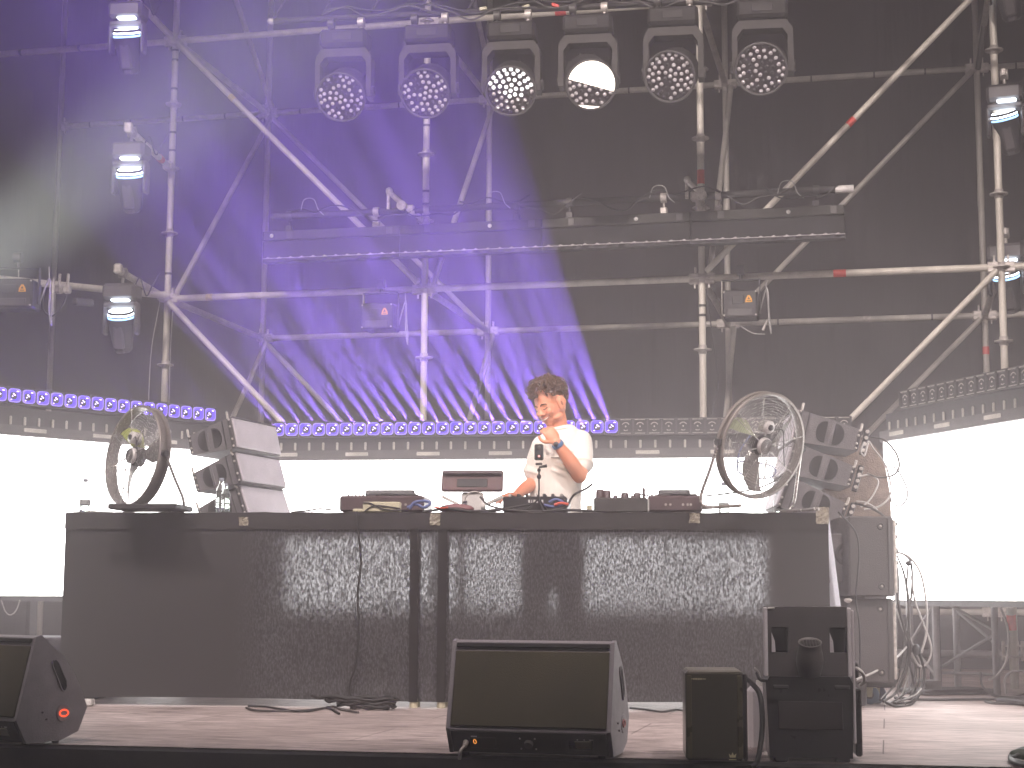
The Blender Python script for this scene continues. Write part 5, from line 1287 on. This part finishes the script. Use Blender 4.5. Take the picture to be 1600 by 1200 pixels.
def limb(mb, pts, rad, seg=14, n=6):
    P = spline(pts, n); m_ = len(P)-1; rr = []
    for i in range(len(P)):
        t = i/m_*(len(rad)-1); k = min(int(t), len(rad)-2); f = t-k; rr.append(rad[k]*(1-f)+rad[k+1]*f)
    mb.tube(P, rr, seg); mb.sph(P[0], rr[0], 12, 8); mb.sph(P[-1], rr[-1], 12, 8)
# head frame: faces to the left, down and towards the crowd
hc = L(859, 635, .0)
hf = V((-.66, -.68, -.38)).normalized(); hup = V((-.22, -.02, 1)); hr = hf.cross(hup).normalized(); hu = hr.cross(hf).normalized()
HM = Matrix((hr, hf, hu)).transposed()                                   # local: x his right, y forward, z up
HS = 1.08
def hp(x, y, z): return hc+HM@V((x, y, z))*HS
bd = MB()
def he(c, r, rot=None): bd.sph(hp(*c), tuple(q*HS for q in r), 20, 14, 0, HM@(rot or Matrix.Identity(3)))
he((0, -.012, .032), (.073, .092, .080)); he((0, .018, -.01), (.064, .070, .085)); he((0, .030, -.060), (.046, .046, .036))
he((0, .052, -.086), (.022, .020, .016)); he((0, -.03, -.01), (.062, .06, .07))
for s_ in (-1, 1):
    he((s_*.036, .058, -.022), (.023, .020, .020)); he((s_*.026, .072, .020), (.020, .010, .008)); he((s_*.045, .02, -.066), (.022, .034, .018), Matrix.Rotation(s_*.3, 3, 'Z'))
    he((s_*.074, -.006, -.006), (.010, .020, .034), Matrix.Rotation(-.15, 3, 'X')); he((s_*.083, -.016, .002), (.007, .018, .030))
    he((s_*.073, .004, -.028), (.006, .008, .009))
bd.loft([[hp(x*w_, y, z) for x, y in ((-1, .060), (-.6, .060+d_), (0, .060+d_*1.15), (.6, .060+d_), (1, .060), (0, .03))] for z, w_, d_ in ((.030, .008, .012), (.012, .009, .020), (-.006, .012, .032), (-.018, .015, .040), (-.026, .016, .032), (-.030, .010, .018))])
he((0, .098, -.022), (.010, .010, .008)); 
for s_ in (-1, 1): he((s_*.013, .090, -.026), (.007, .009, .006))
he((0, .074, -.047), (.026, .012, .006)); he((0, .072, -.060), (.022, .012, .007))
for s_ in (-1, 1):                                                        # rim of the ear
    q = [hp(s_*(.080+.010*math.sin(PI*k/9)), -.004-.026*math.sin(PI*(k+.3)/9.5), .030-.062*k/9+.004*math.sin(PI*k/9)) for k in range(10)]
    bd.tube(spline(q, 3), .0062, 8)
# neck and trunk
nb = L(876, 682, .02)
limb(bd, [hp(0, -.02, -.05), lin(hp(0, -.02, -.06), nb, .5), nb+V((0, .01, -.03))], [.056, .054, .062])
shL, shR = L(906, 693, .03), L(847, 700, .02)                            # his left is on the right of the picture
chest, waist, hips = L(870, 730, .04), L(868, 790, .05), L(866, 850, .05)
bd.sph(chest, (.155, .10, .15), 24, 16); bd.sph(L(872, 700, .04), (.155, .075, .055), 20, 12); bd.sph(waist, (.135, .095, .15), 20, 12); bd.sph(hips, (.150, .105, .13), 20, 12)
eL, wL_ = L(905, 746, -.10), L(868, 694, -.20)
limb(bd, [shL, lin(shL, eL, .5)+V((.012, 0, 0)), eL], [.058, .050, .043])
limb(bd, [eL, lin(eL, wL_, .45)+V((.006, -.01, -.004)), wL_], [.043, .042, .027])
eR, wR = L(831, 758, .02), L(806, 776, -.16)
limb(bd, [shR, lin(shR, eR, .5), eR], [.055, .048, .040]); limb(bd, [eR, lin(eR, wR, .5), wR], [.040, .038, .026])
for s_ in (-1, 1):
    h = hips+V((s_*.085, 0, -.03)); k = V((s_*.10-.01, .0-.02, .50+.0)); a = V((s_*.115, .04, .09))
    k.z = .50; limb(bd, [h, lin(h, k, .5)+V((0, -.01, 0)), k], [.095, .085, .060]); limb(bd, [k, lin(k, a, .45)+V((0, .015, 0)), a], [.058, .055, .038]); limb(bd, [a, a+V((0, -.07, -.045)), a+V((0, -.15, -.060))], [.040, .036, .028], n=4)
def hand(w_, fdir, pdir, curl, fr_r=.0088, size=1.0, side=1):
    """w_ wrist, fdir along the palm, pdir out of the palm; five separate bent fingers"""
    f = V(fdir).normalized(); p = V(pdir); p = (p-f*p.dot(f)).normalized(); s_ = f.cross(p)*side
    M = Matrix((s_, f, p)).transposed(); k = size
    bd.sph(w_+f*.048*k, (.041*k, .050*k, .017*k), 18, 12, 0, M); bd.sph(w_+f*.010*k, (.027*k, .028*k, .019*k), 14, 10, 0, M)
    for i, (x, ln) in enumerate(((-.030, .064), (-.010, .073), (.010, .068), (.029, .054))):
        a = w_+f*(.086-.003*abs(i-1.3)**1.5)*k+s_*x*k; c1 = curl[i]; pts = [a-f*.02*k]; d = f; tot = 0; pp_ = a; pts.append(pp_)
        for seg_, fr2 in ((.44, .8), (.31, 1.0), (.25, .7)):
            tot += c1*fr2; d = (f*math.cos(tot)+p*math.sin(tot)+s_*x*1.6).normalized(); pp_ = pp_+d*ln*seg_*k; pts.append(pp_)
        bd.tube(spline(pts, 3), [fr_r*k]*7+[fr_r*.92*k]*3+[fr_r*.85*k]*(len(spline(pts, 3))-10), 10); bd.sph(pts[-1], fr_r*.86*k, 10, 8)
    a = w_+f*.022*k-s_*.030*k; pts = [a-s_*-.01*k, a+f*.02*k-s_*.022*k+p*.008*k, a+f*.045*k-s_*.030*k+p*.022*k, a+f*.066*k-s_*.026*k+p*.034*k]
    q = spline(pts, 4); bd.tube(q, [.0125*k-(.0035*k)*i/(len(q)-1) for i in range(len(q))], 10); bd.sph(q[-1], .0092*k, 10, 8)
hand(wL_, L(852, 670, -.19)-wL_, V((-.25, .95, .1)), (.75, .85, .95, 1.05), side=-1)
hand(wR, V((-.72, -.62, -.12)), V((0, 0, -1)), (.30, .35, .40, .45), side=1)
body = remeshed(bd, 'body', skin, .0042, 5, person)
# ---- face details on the head
dark = pbr('dark_brown_brow', (.075, .045, .03), (.05, .03, .02), .7); lipm = pbr('lip', (.50, .20, .16), (.42, .16, .13), .45); teeth = pbr('teeth', (.80, .77, .72), (.7, .68, .62), .3)
for s_ in (-1, 1):
    MB().tube(spline([hp(s_*.012, .082, .020), hp(s_*.026, .083, .027), hp(s_*.046, .068, .020)], 5), [.0035]*5+[.0045]*5+[.0025], 6).build('eyebrow', dark, body)
    MB().tube(spline([hp(s_*.015, .079, .002), hp(s_*.028, .080, -.003), hp(s_*.043, .068, .003)], 5), .0030, 6).build('eyelashes', dark, body)
MB().tube(spline([hp(-.030, .066, -.045), hp(-.014, .083, -.053), hp(0, .0865, -.055), hp(.014, .083, -.053), hp(.030, .066, -.045)], 5), [.0018]+[.0034]*18+[.0034, .0018], 8).build('teeth_row', teeth, body)
MB().tube(spline([hp(-.032, .064, -.045), hp(-.015, .082, -.0585), hp(0, .086, -.062), hp(.015, .082, -.0585), hp(.032, .064, -.045)], 5), [.0016]+[.0038]*18+[.0038, .0016], 8).build('lower_lip', lipm, body)
MB().tube(spline([hp(-.032, .065, -.044), hp(-.012, .085, -.048), hp(0, .0875, -.0475), hp(.012, .085, -.048), hp(.032, .065, -.044)], 5), [.0016]+[.003]*18+[.003, .0016], 8).build('upper_lip', lipm, body)
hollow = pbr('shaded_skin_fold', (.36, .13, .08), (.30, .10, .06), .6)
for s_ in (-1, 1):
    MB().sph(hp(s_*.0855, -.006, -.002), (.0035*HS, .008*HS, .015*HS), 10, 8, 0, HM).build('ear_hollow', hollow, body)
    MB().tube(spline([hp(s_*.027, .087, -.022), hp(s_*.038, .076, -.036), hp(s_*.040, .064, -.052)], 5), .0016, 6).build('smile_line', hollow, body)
# ---- hair: many small curls over the crown, short at the nape
hairm = pbr('dark_brown_curls', (.16, .085, .048), (.05, .027, .017), .33, 0, 60)
hb = MB(); rnd = random.Random(5)
hb.sph(hp(0, -.024, .052), (.080, .090, .071), 22, 14, 0, HM)
n = 0
while n < 400:
    a = rnd.uniform(0, 2*PI); e = rnd.uniform(-.42, 1.45); d = V((math.cos(e)*math.cos(a), math.cos(e)*math.sin(a), math.sin(e)))
    if d.y > .45 and d.z < .30: continue                                   # the face stays free
    if d.z < .0 and d.y > -.25: continue                                 # the ears too
    if abs(d.x) > .80 and d.z < .10 and d.y > -.3: continue
    vol = 1.04+rnd.gauss(0, .035)+.20*max(0, d.z)+.16*max(0, d.y)*max(0, d.z)*2
    p = hp(d.x*.084*vol, -.020+d.y*.100*vol, .040+d.z*.084*vol+.006); r = rnd.uniform(.011, .023)*(1 if d.z > .05 else .62)
    tt = V((rnd.gauss(0, 1), rnd.gauss(0, 1), rnd.gauss(0, 1))).normalized(); x, y, z = frame_from(tt)
    ph = rnd.uniform(0, 6); tn = rnd.uniform(1.0, 1.9)
    pts = [p+(x*math.cos(ph+tn*PI*k/9)+y*math.sin(ph+tn*PI*k/9))*r*(1-.04*k)+z*(.0022*k-.008)+(HM@d)*.002*math.sin(k) for k in range(10)]
    hb.tube(pts, [.0022+.0028*math.sin(PI*(k+.6)/10) for k in range(10)], 5); n += 1
hair = hb.build('hair', hairm, body)
# ---- t-shirt: trunk, wide sleeves, collar; joined into one cloth surface and given folds
shirtm, nt, out = newmat('cream_white_cotton')
b = nt.nodes.new('ShaderNodeBsdfPrincipled'); lk(nt, b.outputs[0], out.inputs[0]); vec = coords(nt)
lk(nt, ramp(nt, noise(nt, vec, 5, 3), [(.3, (.76, .73, .68)), (.7, (.84, .81, .76))]), b.inputs['Base Color']); b.inputs['Roughness'].default_value = .85
bp = nt.nodes.new('ShaderNodeBump'); bp.inputs['Strength'].default_value = .7; bp.inputs['Distance'].default_value = .012
lk(nt, noise(nt, coords(nt, (1, 1, .45)), 11, 3, .5), bp.inputs['Height']); lk(nt, bp.outputs[0], b.inputs['Normal'])
sb_ = MB()
def ell(c, a, b_, tilt=0, n=28, ph=0, am=0):
    return [V(c)+V((math.cos(2*PI*k/n)*(a+am*math.sin(5*2*PI*k/n+ph)), math.sin(2*PI*k/n)*(b_+am*math.sin(4*2*PI*k/n+ph)), tilt*math.cos(2*PI*k/n))) for k in range(n)]
rings = [ell(L(866, 855, .05), .158, .118, 0, ph=1, am=.005), ell(L(866, 820, .05), .154, .114, 0, ph=1.4, am=.005), ell(L(867, 785, .05), .150, .112, 0, ph=2, am=.004), ell(L(868, 750, .045), .156, .114, 0, ph=2.6, am=.003),
         ell(L(870, 720, .04), .160, .112, 0), ell(L(873, 696, .04), .158, .098, .012), ell(L(874, 683, .035), .134, .084, .016), ell(L(875, 674, .03), .096, .070, .016), ell(L(876, 668, .025), .068, .060, .014)]
sb_.loft(rings)
def sleeve(a, e, r0, r1, stop):
    q = lin(a, e, stop); limb(sb_, [a+V((0, 0, .004)), lin(a, q, .55)+V((0, 0, .004)), q], [r0, (r0+r1)/2+.004, r1])
    d = (e-a).normalized(); x, y, z = frame_from(d); sb_.cyl(q-d*.02, q+d*.012, r1+.004, r1+.008, 20)
sleeve(shL+V((.004, 0, 0)), eL+V((.010, 0, 0)), .070, .068, .66)
sleeve(shR+V((-.002, 0, 0)), eR+V((-.008, 0, .0)), .062, .060, .70)
for k in range(5):                                                        # pulled folds from the raised arm
    a = L(885-6*k, 700+9*k, -.07); c2 = L(903-4*k, 716+8*k, -.05); limb(sb_, [a, lin(a, c2, .5)+V((0, -.012, 0)), c2], [.006, .011, .006], 8)
shirt = remeshed(sb_, 'shirt', shirtm, .006, 4, person)
MB().ring(L(875.5, 669, .022), (-.10, -.25, 1), .062, .006, 36, 8, sx=1.0, sy=1.05).build('collar', shirtm, shirt)
mk = MB(); p = L(866, 717, -.076)
for k, wl in enumerate((.007, .004, .006, .005, .007, .004, .006)): mk.box(p+V((-.016+.008*k, .0-.0004*k, 0)), (wl, .003, .006+.002*(k % 2)))
mk.build('chest_lettering', pbr('grey_print', (.25, .24, .24)), shirt)
# trousers
pb = MB()
pb.loft([ell(hips+V((0, 0, .05)), .158, .115), ell(hips, .160, .118), ell(hips+V((0, 0, -.08)), .165, .118)])
for s_ in (-1, 1):
    h = hips+V((s_*.085, 0, -.05)); k = V((s_*.10-.01, -.02, .50)); a = V((s_*.115, .04, .09))
    limb(pb, [h, lin(h, k, .5), k, lin(k, a, .5)+V((0, .01, 0)), a+V((0, 0, .02))], [.105, .095, .078, .072, .066])
trousers = remeshed(pb, 'trousers', pbr('dark_denim', (.045, .048, .06), (.03, .032, .042), .85, 0, 20, bump=.3), .009, 4, person)
for s_ in (-1, 1):
    sh = MB(); c2 = V((s_*.115, -.03, .045)); sh.sph(c2, (.052, .145, .045), 18, 12); sh.sph(c2+V((0, .06, .02)), (.048, .06, .05), 14, 10); o = remeshed(sh, 'shoe', whiteplastic, .008, 3, person)
# blue wrist band
d = (wL_-eL).normalized(); bl = MB(); bl.lathe([(.029, -.013), (.0335, -.011), (.0345, 0), (.0335, .011), (.029, .013)], wL_-d*.012, d, 26); bl.build('wristband', pbr('blue_wristband', (.10, .22, .42), (.07, .15, .32), .6), person)
wt_ = MB(); wt_.lathe([(0, .004), (.013, .003), (.015, 0), (.015, -.004)], wL_-d*.012+V((-.012, -.032, .0)), V((-.3, -1, .1)), 18); wt_.build('watch_face', blackplastic, person)
# small white earphone
MB().sph(hp(.080, .004, -.012) if False else hc+HM@V((-.080, .004, -.012)), .006, 10, 8).build('earphone', whiteplastic, person)
# ================================================================== BEAMS OF THE LIT FIXTURES
bd = camdir(-.285, .541, -1)
rv = random.Random(3)
BEAM = 6200
for k, (p, M) in enumerate(purple_beams):
    if k < 25:
        spot('violet_cell_beam', p+bd*.02, p+bd*3+V((rv.gauss(0, .03), 0, rv.gauss(0, .03))), BEAM*(.55+.45*min(1, k/12))*rv.uniform(.75, 1.2), (.28, .155, 1.0), 7.0, .5, .012)
    elif k % 2 == 0:
        spot('violet_cell_beam', p, p+camdir(-.50, .75, -.6)*3, 300, (.17, .10, 1.0), 26, .8, .02)
# pale beams of the moving heads on the left
spot('pale_head_beam', atd(-420, 700, 9.6), atd(420, 60, 9.3), 26000, (.85, 1.0, .86), 17, .95, .1)
spot('pale_head_beam', atd(-330, 800, 9.8), atd(420, 480, 9.6), 12000, (.92, 1.0, .93), 15, .95, .1)

# ================================================================== HAZE
m, nt, out = newmat('stage_haze')
pv = nt.nodes.new('ShaderNodeVolumePrincipled'); pv.inputs['Color'].default_value = (1.0, .915, .935, 1)
pv.inputs['Density'].default_value = .028; pv.inputs['Anisotropy'].default_value = .62
lk(nt, pv.outputs[0], out.inputs['Volume'])
mb = MB(); mb.box((3.5, -6, 4.1), (42, 30, 12)); hz = mb.build('haze', m); tag(hz, kind='stuff')
